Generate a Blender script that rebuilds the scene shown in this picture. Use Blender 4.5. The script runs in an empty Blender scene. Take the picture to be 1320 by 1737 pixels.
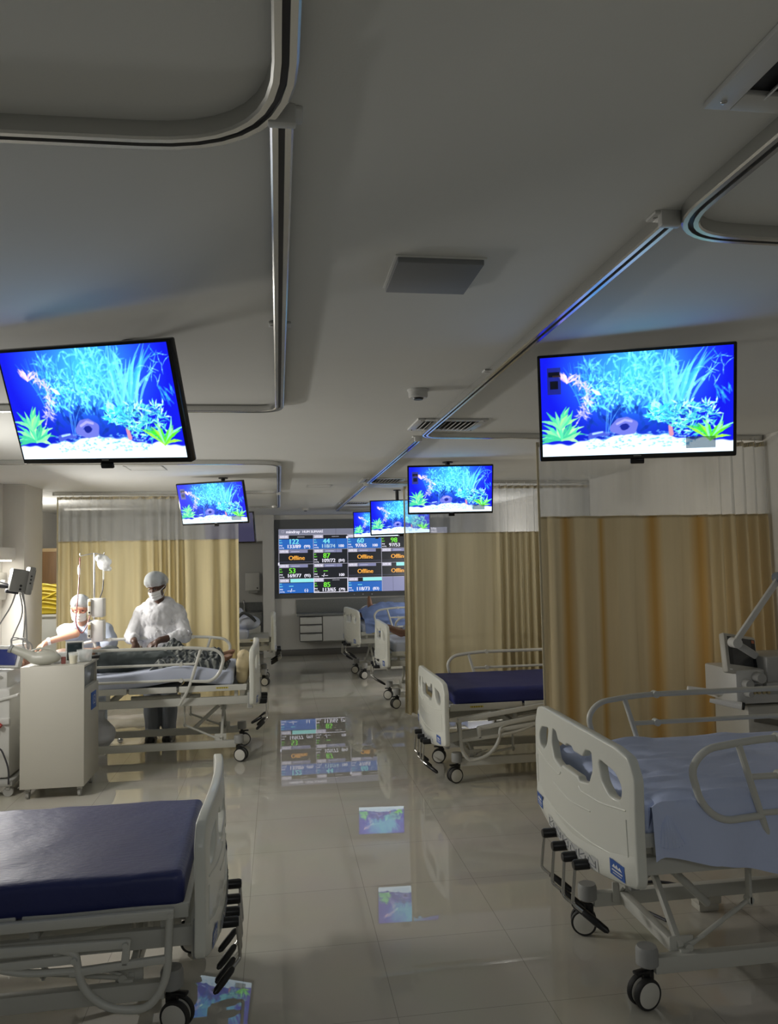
import bpy, bmesh, math, random
import numpy as np
from mathutils import Matrix, Vector, Euler, noise
random.seed(7)
SC = bpy.context.scene
COL = SC.collection
PI = math.pi
R = math.radians

# ------------------------------------------------------------------ camera, world, light, exposure
W, H, F = 1320.0, 1737.0, 1311.0
YAW, PITCH, ROLL = R(8.2146), R(3.3929), 0.02
CAM = Vector((0, 0, 1.7))
f_ = Vector((math.sin(YAW)*math.cos(PITCH), math.cos(YAW)*math.cos(PITCH), math.sin(PITCH)))
r_ = Vector((math.cos(YAW), -math.sin(YAW), 0)); u_ = r_.cross(f_)
r2 = math.cos(ROLL)*r_ - math.sin(ROLL)*u_; u2 = math.sin(ROLL)*r_ + math.cos(ROLL)*u_
cd = bpy.data.cameras.new('camera'); cam = bpy.data.objects.new('camera', cd); COL.objects.link(cam)
cd.sensor_fit = 'VERTICAL'; cd.sensor_height = 36.0; cd.lens = F/H*36.0; cd.clip_start = .02
cam.matrix_world = Matrix(((r2.x, u2.x, -f_.x, CAM.x), (r2.y, u2.y, -f_.y, CAM.y), (r2.z, u2.z, -f_.z, CAM.z), (0, 0, 0, 1)))
SC.camera = cam
SC.view_settings.view_transform = 'Standard'; SC.view_settings.look = 'None'
SC.view_settings.gamma = 1.0; SC.view_settings.use_curve_mapping = False
SC.view_settings.exposure = 0.0
SC.cycles.max_bounces = 10; SC.cycles.diffuse_bounces = 5; SC.cycles.transparent_max_bounces = 16
SC.cycles.caustics_reflective = False; SC.cycles.caustics_refractive = False
SC.cycles.sample_clamp_indirect = 4.0
wd = bpy.data.worlds.new('world'); SC.world = wd; wd.use_nodes = True
wd.node_tree.nodes['Background'].inputs[0].default_value = (.95, .98, 1.0, 1)
wd.node_tree.nodes['Background'].inputs[1].default_value = .075      # dim ambient fill added through the open end behind the camera

def lamp(name, loc, power, col, size=.2, size_y=None, rot=(0, 0, 0), kind='AREA', spread=180):
    l = bpy.data.lights.new(name, kind); l.energy = power; l.color = col
    if kind == 'AREA':
        l.shape = 'RECTANGLE'; l.size = size; l.size_y = size_y or size; l.spread = R(spread)
    else:
        l.shadow_soft_size = size
    o = bpy.data.objects.new(name, l); COL.objects.link(o); o.location = loc; o.rotation_euler = rot
    return o
WARM = (1.0, .97, .915)
# head-wall lamps of the left bays (the room's main light), light behind the nearest curtain, and added unseen fills
lamp('bed_lamp_light', (-2.44, 7.35, 1.70), 44, WARM, .10, .8, rot=(0, R(-58), 0))
lamp('near_bay_lamp_light', (-2.44, 4.7, 1.80), 32, WARM, .12, .6, rot=(0, R(-75), 0))
lamp('far_bay_fill', (3.0, 10.6, 1.35), 34, (1, .98, .95), .08, kind='POINT')  # added unseen fill that brightens the far wall and floor
lamp('curtained_bay_light', (3.1, 5.7, 1.3), 6, (1, .90, .72), .06, kind='POINT')
lamp('overhead_fill', (.4, -1.2, 2.42), 19, (.98, 1, 1), 1.6, .5)  # added soft fill behind the camera, lifts sheet, floor and mattresses
lamp('far_corner_fill', (-3.1, 10.2, 2.2), 40, WARM, .08, kind='POINT')  # added unseen fill for the far left zone, no fixture

# ------------------------------------------------------------------ materials
def lin(c):
    return tuple((x/12.92 if x <= .04045 else ((x+.055)/1.055)**2.4) for x in c)
def hexc(h): return lin(tuple(int(h[i:i+2], 16)/255 for i in (0, 2, 4)))
MATS = {}
def mat(name, col, rough=.5, metal=0.0, spec=.5, bump=0.0, bscale=60.0, var=0.0, vscale=4.0, coat=0.0, alpha=1.0, trans=0.0, stretch=(1, 1, 1)):
    if name in MATS: return MATS[name]
    if isinstance(col, str): col = hexc(col)
    m = bpy.data.materials.new(name); m.use_nodes = True; nt = m.node_tree
    b = nt.nodes['Principled BSDF']
    b.inputs['Base Color'].default_value = (*col, 1); b.inputs['Roughness'].default_value = rough
    b.inputs['Metallic'].default_value = metal; b.inputs['Specular IOR Level'].default_value = spec
    b.inputs['Coat Weight'].default_value = coat; b.inputs['Alpha'].default_value = alpha
    b.inputs['Transmission Weight'].default_value = trans
    tc = nt.nodes.new('ShaderNodeTexCoord'); mp = nt.nodes.new('ShaderNodeMapping'); mp.inputs['Scale'].default_value = stretch
    nt.links.new(tc.outputs['Object'], mp.inputs[0])
    n = nt.nodes.new('ShaderNodeTexNoise'); n.inputs['Scale'].default_value = vscale; n.inputs['Detail'].default_value = 4
    nt.links.new(mp.outputs[0], n.inputs['Vector'])
    mx = nt.nodes.new('ShaderNodeMix'); mx.data_type = 'RGBA'
    v = max(var, .02)
    mx.inputs[6].default_value = (*[c*(1-v) for c in col], 1); mx.inputs[7].default_value = (*[min(1, c*(1+v)) for c in col], 1)
    nt.links.new(n.outputs[0], mx.inputs[0]); nt.links.new(mx.outputs[2], b.inputs['Base Color'])
    if bump > 0:
        n2 = nt.nodes.new('ShaderNodeTexNoise'); n2.inputs['Scale'].default_value = bscale; n2.inputs['Detail'].default_value = 3
        nt.links.new(mp.outputs[0], n2.inputs['Vector'])
        bp = nt.nodes.new('ShaderNodeBump'); bp.inputs['Strength'].default_value = min(1, bump); bp.inputs['Distance'].default_value = .01
        nt.links.new(n2.outputs[0], bp.inputs['Height']); nt.links.new(bp.outputs[0], b.inputs['Normal'])
    MATS[name] = m
    return m
def emat(name, col, s=1.0):
    if name in MATS: return MATS[name]
    if isinstance(col, str): col = hexc(col)
    m = bpy.data.materials.new(name); m.use_nodes = True; nt = m.node_tree
    b = nt.nodes['Principled BSDF']; b.inputs['Base Color'].default_value = (.01, .01, .01, 1); b.inputs['Roughness'].default_value = .3
    b.inputs['Emission Color'].default_value = (*col, 1); b.inputs['Emission Strength'].default_value = s
    MATS[name] = m; return m
def cloth_mat(name, col, transl=.3, alpha=1.0, weave=True, stripes=None, tcol=None):
    """diffuse + translucent cloth; alpha < 1 makes an open net; stripes = [(x, half width)] ochre bands mixed into the colour"""
    if name in MATS: return MATS[name]
    if isinstance(col, str): col = hexc(col)
    m = bpy.data.materials.new(name); m.use_nodes = True; nt = m.node_tree
    for n in list(nt.nodes): nt.nodes.remove(n)
    out = nt.nodes.new('ShaderNodeOutputMaterial'); d = nt.nodes.new('ShaderNodeBsdfDiffuse'); t = nt.nodes.new('ShaderNodeBsdfTranslucent')
    tc = nt.nodes.new('ShaderNodeTexCoord')
    mp = nt.nodes.new('ShaderNodeMapping'); mp.inputs['Scale'].default_value = (9, 9, .6); nt.links.new(tc.outputs['Object'], mp.inputs[0])
    n = nt.nodes.new('ShaderNodeTexNoise'); n.inputs['Scale'].default_value = 3; nt.links.new(mp.outputs[0], n.inputs['Vector'])
    mx = nt.nodes.new('ShaderNodeMix'); mx.data_type = 'RGBA'
    mx.inputs[6].default_value = (*[c*.93 for c in col], 1); mx.inputs[7].default_value = (*[min(1, c*1.07) for c in col], 1)
    nt.links.new(n.outputs[0], mx.inputs[0]); last = mx.outputs[2]
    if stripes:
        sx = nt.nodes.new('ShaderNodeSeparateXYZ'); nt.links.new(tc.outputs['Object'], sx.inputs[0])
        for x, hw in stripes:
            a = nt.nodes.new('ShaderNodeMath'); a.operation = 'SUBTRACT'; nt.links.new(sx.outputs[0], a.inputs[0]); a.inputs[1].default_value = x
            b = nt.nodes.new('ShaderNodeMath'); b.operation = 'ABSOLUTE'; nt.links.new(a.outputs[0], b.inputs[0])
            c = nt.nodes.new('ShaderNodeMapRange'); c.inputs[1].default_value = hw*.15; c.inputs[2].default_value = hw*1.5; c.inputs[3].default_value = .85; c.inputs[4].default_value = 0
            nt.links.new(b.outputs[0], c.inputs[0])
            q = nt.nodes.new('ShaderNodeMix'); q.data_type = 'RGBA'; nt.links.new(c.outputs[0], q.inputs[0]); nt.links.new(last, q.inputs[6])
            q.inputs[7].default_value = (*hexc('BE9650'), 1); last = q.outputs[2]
    nt.links.new(last, d.inputs[0]); nt.links.new(last, t.inputs[0])
    ms = nt.nodes.new('ShaderNodeMixShader'); ms.inputs[0].default_value = transl
    nt.links.new(d.outputs[0], ms.inputs[1]); nt.links.new(t.outputs[0], ms.inputs[2]); o = ms.outputs[0]
    if alpha < 1:
        tr = nt.nodes.new('ShaderNodeBsdfTransparent'); m2 = nt.nodes.new('ShaderNodeMixShader'); m2.inputs[0].default_value = alpha
        nt.links.new(tr.outputs[0], m2.inputs[1]); nt.links.new(o, m2.inputs[2]); o = m2.outputs[0]
    nt.links.new(o, out.inputs[0]); MATS[name] = m; return m

M_CEIL = mat('ceiling_paint', (.73, .735, .71), .9, bump=.03, bscale=200)
M_WALL = mat('wall_paint', (.70, .68, .63), .85, bump=.05, bscale=150)
M_GREYWALL = mat('grey_wall_paint', (.17, .18, .185), .75, bump=.05, bscale=150)
M_FARWALL = mat('far_wall_paint', (.62, .62, .60), .8, bump=.05, bscale=150)
M_RAIL = mat('curtain_rail_aluminium', (.62, .62, .60), .22, metal=.85)
M_RAILDK = mat('rail_slot', (.03, .03, .035), .5)
M_PLAST = mat('bed_plastic', (.74, .75, .69), .33, bump=.01, coat=.15)
M_METAL = mat('bed_paint', (.60, .60, .555), .35, bump=.01)
M_HUB = mat('hub_grey_plastic', (.33, .335, .33), .45)
M_BLK = mat('black_plastic', (.008, .008, .009), .35)
M_TIRE = mat('tyre_rubber', (.025, .025, .025), .6)
M_WHEEL = mat('wheel_white', (.68, .67, .62), .4)
M_CHROME = mat('chrome_rod', (.6, .59, .56), .25, metal=.9)
M_NAVY = mat('navy_vinyl', (.018, .026, .125), .40, spec=.5, bump=.25, bscale=26, var=.12, stretch=(1, 2.6, 1))
M_BLUE = mat('sticker_blue', (.02, .10, .42), .4)
M_WHITE = mat('white_print', (.8, .8, .8), .5)
M_LINE = mat('grey_print', (.27, .28, .30), .6)
M_YEL = mat('yellow_print', (.62, .50, .06), .6)
M_SHEET = mat('blue_sheet', (.58, .66, .92), .85, bump=.3, bscale=18, var=.06)
M_WSHEET = mat('white_sheet', (.50, .54, .66), .85, bump=.25, bscale=18, var=.05)
M_BLANK = mat('dark_striped_blanket', (.10, .115, .115), .9, bump=.4, bscale=25, var=.25, vscale=12)
M_WCAB = mat('white_laminate', (.50, .485, .43), .45)
M_GCAB = mat('cabinet_laminate', (.56, .57, .55), .5)
M_STONE = mat('grey_granite', (.20, .21, .21), .35, var=.3, vscale=60)
M_GREY = mat('grey_plastic', (.40, .40, .385), .4)
M_LGREY = mat('light_grey_plastic', (.62, .62, .60), .4)
M_DKGL = mat('dark_screen_glass', (.012, .016, .02), .12)
M_SMOKE = mat('smoked_acrylic', (.22, .24, .25), .2)
M_CLEAR = mat('clear_plastic', (.85, .88, .88), .12, alpha=.35)
M_CREAM = mat('cream_liquid', (.75, .68, .46), .4)
M_SKIND = mat('dark_skin', (.085, .042, .027), .5, bump=.05, bscale=90)
M_SKINL = mat('light_skin', (.50, .27, .18), .5, bump=.05, bscale=90)
M_GOWN = mat('white_gown', (.66, .66, .68), .9, bump=.5, bscale=14, var=.04)
M_SCRUB = mat('pale_blue_scrubs', (.47, .53, .64), .9, bump=.4, bscale=16, var=.04)
M_NET = cloth_mat('surgical_cap_net', (.70, .74, .76), .3, .62)
M_MASK = mat('face_mask', (.80, .80, .80), .9, bump=.2, bscale=60)
M_GTROU = mat('grey_trousers', (.24, .26, .30), .9, bump=.3, bscale=20)
M_HAIR = mat('dark_hair', (.012, .010, .009), .6)
M_BEIGE = mat('beige_foam', (.52, .43, .26), .8, bump=.3, bscale=20)
M_YBAG = mat('yellow_bag', (.62, .47, .03), .4, bump=.6, bscale=12)
M_WOOD = mat('brown_wood', (.20, .11, .045), .45, var=.25, vscale=6, stretch=(6, 6, .6))
M_CABLE = mat('grey_cable', (.30, .30, .30), .5)
M_DCABLE = mat('dark_cable', (.05, .05, .06), .5)
M_BLOOD = mat('dark_red_line', (.16, .02, .02), .3)
M_STEEL = mat('steel', (.55, .55, .55), .25, metal=.9)

def floor_mat():
    m = bpy.data.materials.new('polished_tile'); m.use_nodes = True; nt = m.node_tree; b = nt.nodes['Principled BSDF']
    tc = nt.nodes.new('ShaderNodeTexCoord'); mp = nt.nodes.new('ShaderNodeMapping')
    mp.inputs['Location'].default_value = (-.42+.58*20, -2.94+.577*20, 0)
    nt.links.new(tc.outputs['Object'], mp.inputs[0])
    br = nt.nodes.new('ShaderNodeTexBrick'); br.offset = 0; br.squash = 1
    br.inputs['Scale'].default_value = 1; br.inputs['Brick Width'].default_value = .58; br.inputs['Row Height'].default_value = .577
    br.inputs['Mortar Size'].default_value = .0016; br.inputs['Mortar Smooth'].default_value = .1
    br.inputs['Color1'].default_value = (.57, .545, .48, 1); br.inputs['Color2'].default_value = (.55, .525, .46, 1)
    br.inputs['Mortar'].default_value = (.36, .345, .30, 1)
    nt.links.new(mp.outputs[0], br.inputs['Vector'])
    n = nt.nodes.new('ShaderNodeTexNoise'); n.inputs['Scale'].default_value = 2.5; n.inputs['Detail'].default_value = 6
    nt.links.new(tc.outputs['Object'], n.inputs['Vector'])
    mx = nt.nodes.new('ShaderNodeMix'); mx.data_type = 'RGBA'; mx.blend_type = 'MULTIPLY'; mx.inputs[0].default_value = .12
    nt.links.new(br.outputs['Color'], mx.inputs[6]); nt.links.new(n.outputs['Color'], mx.inputs[7])
    nt.links.new(mx.outputs[2], b.inputs['Base Color'])
    b.inputs['Roughness'].default_value = .012; b.inputs['Specular IOR Level'].default_value = .5; b.inputs['IOR'].default_value = 1.5
    # very slight waviness of the polished surface
    n2 = nt.nodes.new('ShaderNodeTexNoise'); n2.inputs['Scale'].default_value = 3.0; nt.links.new(tc.outputs['Object'], n2.inputs['Vector'])
    bp = nt.nodes.new('ShaderNodeBump'); bp.inputs['Strength'].default_value = .006; bp.inputs['Distance'].default_value = .01
    nt.links.new(n2.outputs[0], bp.inputs['Height']); nt.links.new(bp.outputs[0], b.inputs['Normal'])
    return m
M_FLOOR = floor_mat()

# ------------------------------------------------------------------ mesh helpers
def V(*a): return Vector(a)
def frame_for(d):
    d = Vector(d).normalized(); up = V(0, 0, 1) if abs(d.z) < .95 else V(1, 0, 0)
    x = up.cross(d).normalized(); y = d.cross(x)
    return x, y, d
class MB:
    def __init__(s): s.v = []; s.f = []; s.m = []; s.X = Matrix.Identity(4); s.mi = 0
    def add(s, vs, fs, m=None):
        o = len(s.v); s.v += [tuple(s.X @ Vector(p)) for p in vs]
        s.f += [tuple(i+o for i in f) for f in fs]; s.m += [s.mi if m is None else m]*len(fs); return s
    def bm(s, b, m=None):
        b.verts.index_update(); s.add([v.co for v in b.verts], [[v.index for v in f.verts] for f in b.faces], m); b.free(); return s
    def mesh(s, me, m=None):
        return s.add([v.co for v in me.vertices], [list(p.vertices) for p in me.polygons], m)
    def box(s, c, d, bev=0, rot=(0, 0, 0), m=None, seg=2):
        b = bmesh.new(); bmesh.ops.create_cube(b, size=1)
        for v in b.verts: v.co = V(v.co.x*d[0], v.co.y*d[1], v.co.z*d[2])
        if bev > 0: bmesh.ops.bevel(b, geom=list(b.edges), offset=min(bev, min(d)*.49), segments=seg, profile=.5, affect='EDGES')
        M = Matrix.Translation(c) @ Euler(rot).to_matrix().to_4x4()
        for v in b.verts: v.co = M @ v.co
        return s.bm(b, m)
    def beam(s, p0, p1, w, h, bev=.003, m=None):
        p0, p1 = V(*p0), V(*p1); x, y, d = frame_for(p1-p0); L = (p1-p0).length
        b = bmesh.new(); bmesh.ops.create_cube(b, size=1)
        for v in b.verts: v.co = V(v.co.x*w, v.co.y*h, v.co.z*L)
        if bev > 0: bmesh.ops.bevel(b, geom=list(b.edges), offset=min(bev, min(w, h)*.45), segments=2, profile=.5, affect='EDGES')
        c = (p0+p1)/2
        for v in b.verts: v.co = c + x*v.co.x + y*v.co.y + d*v.co.z
        return s.bm(b, m)
    def cyl(s, p0, p1, r0, r1=None, n=16, m=None):
        r1 = r0 if r1 is None else r1
        p0, p1 = V(*p0), V(*p1); x, y, d = frame_for(p1-p0); vs = []; 
        for p, r in ((p0, r0), (p1, r1)):
            for i in range(n): a = 2*PI*i/n; vs.append(p+x*math.cos(a)*r+y*math.sin(a)*r)
        fs = [(i, (i+1) % n, n+(i+1) % n, n+i) for i in range(n)] + [tuple(range(n-1, -1, -1)), tuple(range(n, 2*n))]
        return s.add(vs, fs, m)
    def tube(s, pts, r, n=10, closed=False, m=None):
        pts = [V(*p) for p in pts]; N = len(pts); vs = []; fs = []
        rs = r if isinstance(r, (list, tuple)) else [r]*N
        T = []
        for i in range(N):
            a = pts[i-1] if (i > 0 or closed) else pts[i]; b = pts[(i+1) % N] if (i < N-1 or closed) else pts[i]
            T.append((b-a).normalized())
        x, y, _ = frame_for(T[0])
        for i in range(N):
            if i: 
                x = (x - T[i]*x.dot(T[i])).normalized()
            y = T[i].cross(x)
            for k in range(n): a = 2*PI*k/n; vs.append(pts[i]+x*math.cos(a)*rs[i]+y*math.sin(a)*rs[i])
        for i in range(N if closed else N-1):
            j = (i+1) % N
            for k in range(n): fs.append((i*n+k, i*n+(k+1) % n, j*n+(k+1) % n, j*n+k))
        if not closed: fs += [tuple(range(n-1, -1, -1)), tuple(range((N-1)*n, N*n))]
        return s.add(vs, fs, m)
    def lathe(s, prof, n=20, M=None, m=None):
        M = M or Matrix.Identity(4); vs = []; fs = []; K = len(prof)
        for r, z in prof:
            for i in range(n): a = 2*PI*i/n; vs.append(M @ V(max(r, 1e-4)*math.cos(a), max(r, 1e-4)*math.sin(a), z))
        for k in range(K-1):
            for i in range(n): fs.append((k*n+i, k*n+(i+1) % n, (k+1)*n+(i+1) % n, (k+1)*n+i))
        fs += [tuple(range(n-1, -1, -1)), tuple(range((K-1)*n, K*n))]
        return s.add(vs, fs, m)
    def ball(s, c, r, n=16, m=None, rot=(0, 0, 0)):
        if not isinstance(r, (tuple, list)): r = (r, r, r)
        M = Matrix.Translation(c) @ Euler(rot).to_matrix().to_4x4() @ Matrix.Diagonal((*r, 1)); K = max(6, n//2)
        return s.lathe([(math.sin(PI*k/K), -math.cos(PI*k/K)) for k in range(K+1)], n, M, m)
    def caps(s, p0, p1, r0, r1=None, n=14, m=None):
        r1 = r0 if r1 is None else r1
        p0, p1 = V(*p0), V(*p1); x, y, d = frame_for(p1-p0); L = (p1-p0).length
        M = Matrix(((x.x, y.x, d.x, p0.x), (x.y, y.y, d.y, p0.y), (x.z, y.z, d.z, p0.z), (0, 0, 0, 1)))
        K = 5
        pr = [(r0*math.cos(a), r0*math.sin(a)) for a in [-PI/2+PI/2*k/K for k in range(K+1)]] + [(r1*math.cos(a), L+r1*math.sin(a)) for a in [PI/2*k/K for k in range(K+1)]]
        return s.lathe(pr, n, M, m)
    def grid(s, fn, nu, nv, m=None, flip=False):
        vs = [fn(i/nu, j/nv) for j in range(nv+1) for i in range(nu+1)]; fs = []
        for j in range(nv):
            for i in range(nu):
                a = j*(nu+1)+i; q = (a, a+1, a+nu+2, a+nu+1); fs.append(q[::-1] if flip else q)
        return s.add(vs, fs, m)
    def quad(s, a, b, c, d, m=None): return s.add([a, b, c, d], [(0, 1, 2, 3)], m)
    def prism(s, poly, h, M=None, m=None):
        M = M or Matrix.Identity(4); n = len(poly)
        vs = [M @ V(x, y, 0) for x, y in poly] + [M @ V(x, y, h) for x, y in poly]
        return s.add(vs, [tuple(range(n-1, -1, -1)), tuple(range(n, 2*n))]+[(i, (i+1) % n, n+(i+1) % n, n+i) for i in range(n)], m)
    def me(s, name, mats, smooth=True, ang=35):
        me = bpy.data.meshes.new(name); me.from_pydata(s.v, [], s.f); me.update()
        for m in (mats if isinstance(mats, (list, tuple)) else [mats]): me.materials.append(m)
        me.polygons.foreach_set('material_index', s.m)
        if smooth:
            me.polygons.foreach_set('use_smooth', [True]*len(me.polygons)); me.set_sharp_from_angle(angle=R(ang))
        me.validate(); return me
    def build(s, name, mats, parent=None, loc=(0, 0, 0), rot=(0, 0, 0), smooth=True, ang=35):
        return put(name, s.me(name, mats, smooth, ang), parent, loc, rot)
def put(name, me, parent=None, loc=(0, 0, 0), rot=(0, 0, 0)):
    o = bpy.data.objects.new(name, me); COL.objects.link(o); o.parent = parent; o.location = loc; o.rotation_euler = rot; return o
def tag(o, label, cat, group=None):
    o['label'] = label; o['category'] = cat
    if group: o['group'] = group
    return o
def thing(name, label, cat, loc=(0, 0, 0), rot=(0, 0, 0), group=None):
    o = bpy.data.objects.new(name, None); COL.objects.link(o); o.empty_display_size = .1
    o.location = loc; o.rotation_euler = rot; return tag(o, label, cat, group)
def struct(name, mb, m, **k):
    o = mb.build(name, m, **k); o['kind'] = 'structure'; return o
def copy_tree(o, parent=None):
    c = o.copy(); COL.objects.link(c)
    if parent: c.parent = parent
    for ch in list(o.children): copy_tree(ch, c)
    return c
def fillet(pts, r, n=5, closed=False):
    P = [Vector(p) for p in pts]; N = len(P); out = []
    rr = r if isinstance(r, (list, tuple)) else [r]*N
    for i in range(N):
        if (i == 0 or i == N-1) and not closed: out.append(P[i]); continue
        a, b, c = P[i-1], P[i], P[(i+1) % N]; d1 = a-b; d2 = c-b
        l = min(rr[i], d1.length*.49, d2.length*.49)
        p1 = b+d1.normalized()*l; p2 = b+d2.normalized()*l
        for k in range(n+1):
            t = k/n; out.append(p1*(1-t)**2 + b*2*t*(1-t) + p2*t*t)
    return out
def plate(outer, holes, half, bev):
    """2D outline with holes -> mesh in x,y, thickness along z, rounded rims"""
    cu = bpy.data.curves.new('outline', 'CURVE'); cu.dimensions = '2D'; cu.fill_mode = 'BOTH'; cu.extrude = half-bev; cu.bevel_depth = bev; cu.bevel_resolution = 2; cu.offset = -bev
    for lp in [outer]+holes:
        sp = cu.splines.new('POLY'); sp.points.add(len(lp)-1); sp.use_cyclic_u = True
        for q, p in zip(sp.points, lp): q.co = (p[0], p[1], 0, 1)
    o = bpy.data.objects.new('outline', cu); COL.objects.link(o)
    dg = bpy.context.evaluated_depsgraph_get(); me = bpy.data.meshes.new_from_object(o.evaluated_get(dg))
    bpy.data.objects.remove(o); bpy.data.curves.remove(cu); return me
def text_me(s, size, align='LEFT', ext=0.0):
    cu = bpy.data.curves.new('lettering', 'FONT'); cu.body = s; cu.size = size; cu.align_x = align; cu.align_y = 'CENTER'; cu.extrude = ext; cu.resolution_u = 3
    o = bpy.data.objects.new('lettering', cu); COL.objects.link(o)
    dg = bpy.context.evaluated_depsgraph_get(); me = bpy.data.meshes.new_from_object(o.evaluated_get(dg))
    bpy.data.objects.remove(o); bpy.data.curves.remove(cu); return me
def blob(mb, voxel=.007, smooth=6, name='body'):
    """union of closed shapes as one continuous skin"""
    me = bpy.data.meshes.new(name); me.from_pydata(mb.v, [], mb.f); o = bpy.data.objects.new(name, me); COL.objects.link(o)
    rm = o.modifiers.new('r', 'REMESH'); rm.mode = 'VOXEL'; rm.voxel_size = voxel
    sm = o.modifiers.new('s', 'SMOOTH'); sm.iterations = smooth; sm.factor = .5
    dg = bpy.context.evaluated_depsgraph_get(); r = bpy.data.meshes.new_from_object(o.evaluated_get(dg))
    bpy.data.objects.remove(o); bpy.data.meshes.remove(me)
    r.polygons.foreach_set('use_smooth', [True]*len(r.polygons)); r.name = name; return r
def nz(x, y, z=0.0): return noise.noise(V(x, y, z))

# ------------------------------------------------------------------ room shell
CZ = 2.5
struct('floor', MB().box((0, 5.5, -.05), (7.4, 18, .1)), M_FLOOR)
struct('ceiling', MB().box((0, 5.5, CZ+.06), (7.4, 18, .12)), M_CEIL)
struct('wall_left', MB().box((-2.77, 2.52, 1.25), (.2, 11.03, 2.5)).box((-3.2, 8.0, 1.25), (.8, .1, 2.5)).box((-3.62, 11, 1.25), (.2, 6.4, 2.5)), M_WALL)
struct('wall_right', MB().box((3.45, 5.5, 1.25), (.2, 18, 2.5)), M_WALL)
struct('column', MB().box((-2.57, 8.325, 1.25), (.205, .59, 2.5), .004), M_WALL)
struct('wall_far', MB().box((1.68, 14.05, 1.25), (3.5, .2, 2.5)), M_FARWALL)
struct('pillar_far', MB().box((-.17, 13.98, 1.25), (.2, .36, 2.5), .003), M_FARWALL)
struct('wall_niche', MB().box((-1.03, 13.98, 2.27), (1.52, .36, .46), .003).box((-1.0, 14.6, 1.25), (2.0, .1, 2.5)).box((-2.65, 13.98, 1.25), (1.72, .36, 2.5)), M_FARWALL)
struct('baseboard_far', MB().box((1.68, 13.94, .055), (3.46, .02, .11), .004), mat('baseboard_grey', (.13, .125, .115), .5))
struct('baseboard_right', MB().box((3.34, 5.5, .05), (.02, 17, .1), .004), mat('baseboard_grey', (.13, .125, .115), .5))

# ------------------------------------------------------------------ curtain rails on the ceiling
def sweep(mb, path, sec, m=None):
    P = [V(*p) for p in path]; N = len(P); K = len(sec); vs = []; fs = []
    for i in range(N):
        a = P[max(0, i-1)]; b = P[min(N-1, i+1)]; t = (b-a).normalized(); n = V(t.y, -t.x, 0)
        sc = 1.0
        if 0 < i < N-1:
            d0 = (P[i]-P[i-1]).normalized(); sc = 1/max(.5, d0.dot(t))
        for q in sec: vs.append(P[i]+n*q[0]*sc+V(0, 0, q[1]))
    for i in range(N-1):
        for k in range(K): fs.append((i*K+k, i*K+(k+1) % K, (i+1)*K+(k+1) % K, (i+1)*K+k))
    fs += [tuple(range(K-1, -1, -1)), tuple(range((N-1)*K, N*K))]
    return mb.add(vs, fs, m)
SEC = [(-.021, 0), (-.021, -.030), (-.017, -.034), (-.006, -.034), (-.006, -.010), (.006, -.010), (.006, -.034), (.017, -.034), (.021, -.030), (.021, 0)]
SLOT = [(-.0058, -.0005), (-.0058, -.028), (.0058, -.028), (.0058, -.0005)]
def rail(label, path, r, group=None, caps=(True, True), mounts=()):
    pts = fillet([(x, y, 0) for x, y in path], r, 9)
    t = thing('curtain_rail', label, 'curtain rail', (pts[0].x, pts[0].y, CZ), group=group)
    L = [p-pts[0] for p in pts]
    sweep(MB(), L, SEC).build('track', M_RAIL, t); sweep(MB(), L, SLOT).build('runner_slot', M_RAILDK, t)
    for ok, i in ((caps[0], 0), (caps[1], -1)):
        if ok: MB().box((L[i].x, L[i].y, -.018), (.05, .022, .038), .004).build('end_cap', M_LGREY, t)
    for x, y in mounts:
        MB().box((x-pts[0].x, y-pts[0].y, -.004), (.075, .05, .008), .003).cyl((x-pts[0].x-.028, y-pts[0].y, -.008), (x-pts[0].x-.028, y-pts[0].y, -.0105), .004).build('mounting_plate', M_LGREY, t)
    return t
rail('near curved curtain rail turning left above the empty navy bed', [(.02, -1.6), (.02, 1.42), (-2.66, 1.46)], .26, mounts=[(.02, .5)])
rail('straight curtain rail running over the aisle to the large left television, then turning left', [(.015, 1.33), (.015, 4.02), (-2.66, 4.09)], .13, mounts=[(.015, 1.35), (.015, 2.6)])
rail('curtain rail around the occupied bay, turning left above the smaller left television', [(-2.66, 6.2), (.014, 6.24), (.016, 8.98), (-2.45, 9.0)], [.2, .2, .25, .2])
rail('farthest left curtain rail, short run ahead of the wall of displays', [(.016, 9.15), (.018, 11.5), (-3.0, 11.6)], .2, mounts=[(.016, 9.16)])
rail('near curved curtain rail at the upper right corner by the open grille', [(.945, -1.6), (.945, 1.72), (3.34, 1.80)], .17, mounts=[(.945, .6)])
rail('long straight curtain rail running along the right of the aisle, carrying the nearest curtain', [(.92, 1.66), (.925, 4.86), (3.34, 4.93)], .13, mounts=[(.92, 1.68), (.922, 3.2)])
rail('curtain rail starting behind the ceiling grille and carrying the middle right curtain', [(.925, 4.99), (.925, 7.92), (3.34, 8.0)], .13, mounts=[(.925, 5.0)])
rail('farthest right curtain rail by the small ceiling grilles', [(.93, 8.1), (.94, 12.5), (3.34, 12.6)], .15, mounts=[(.93, 8.12)])

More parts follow.
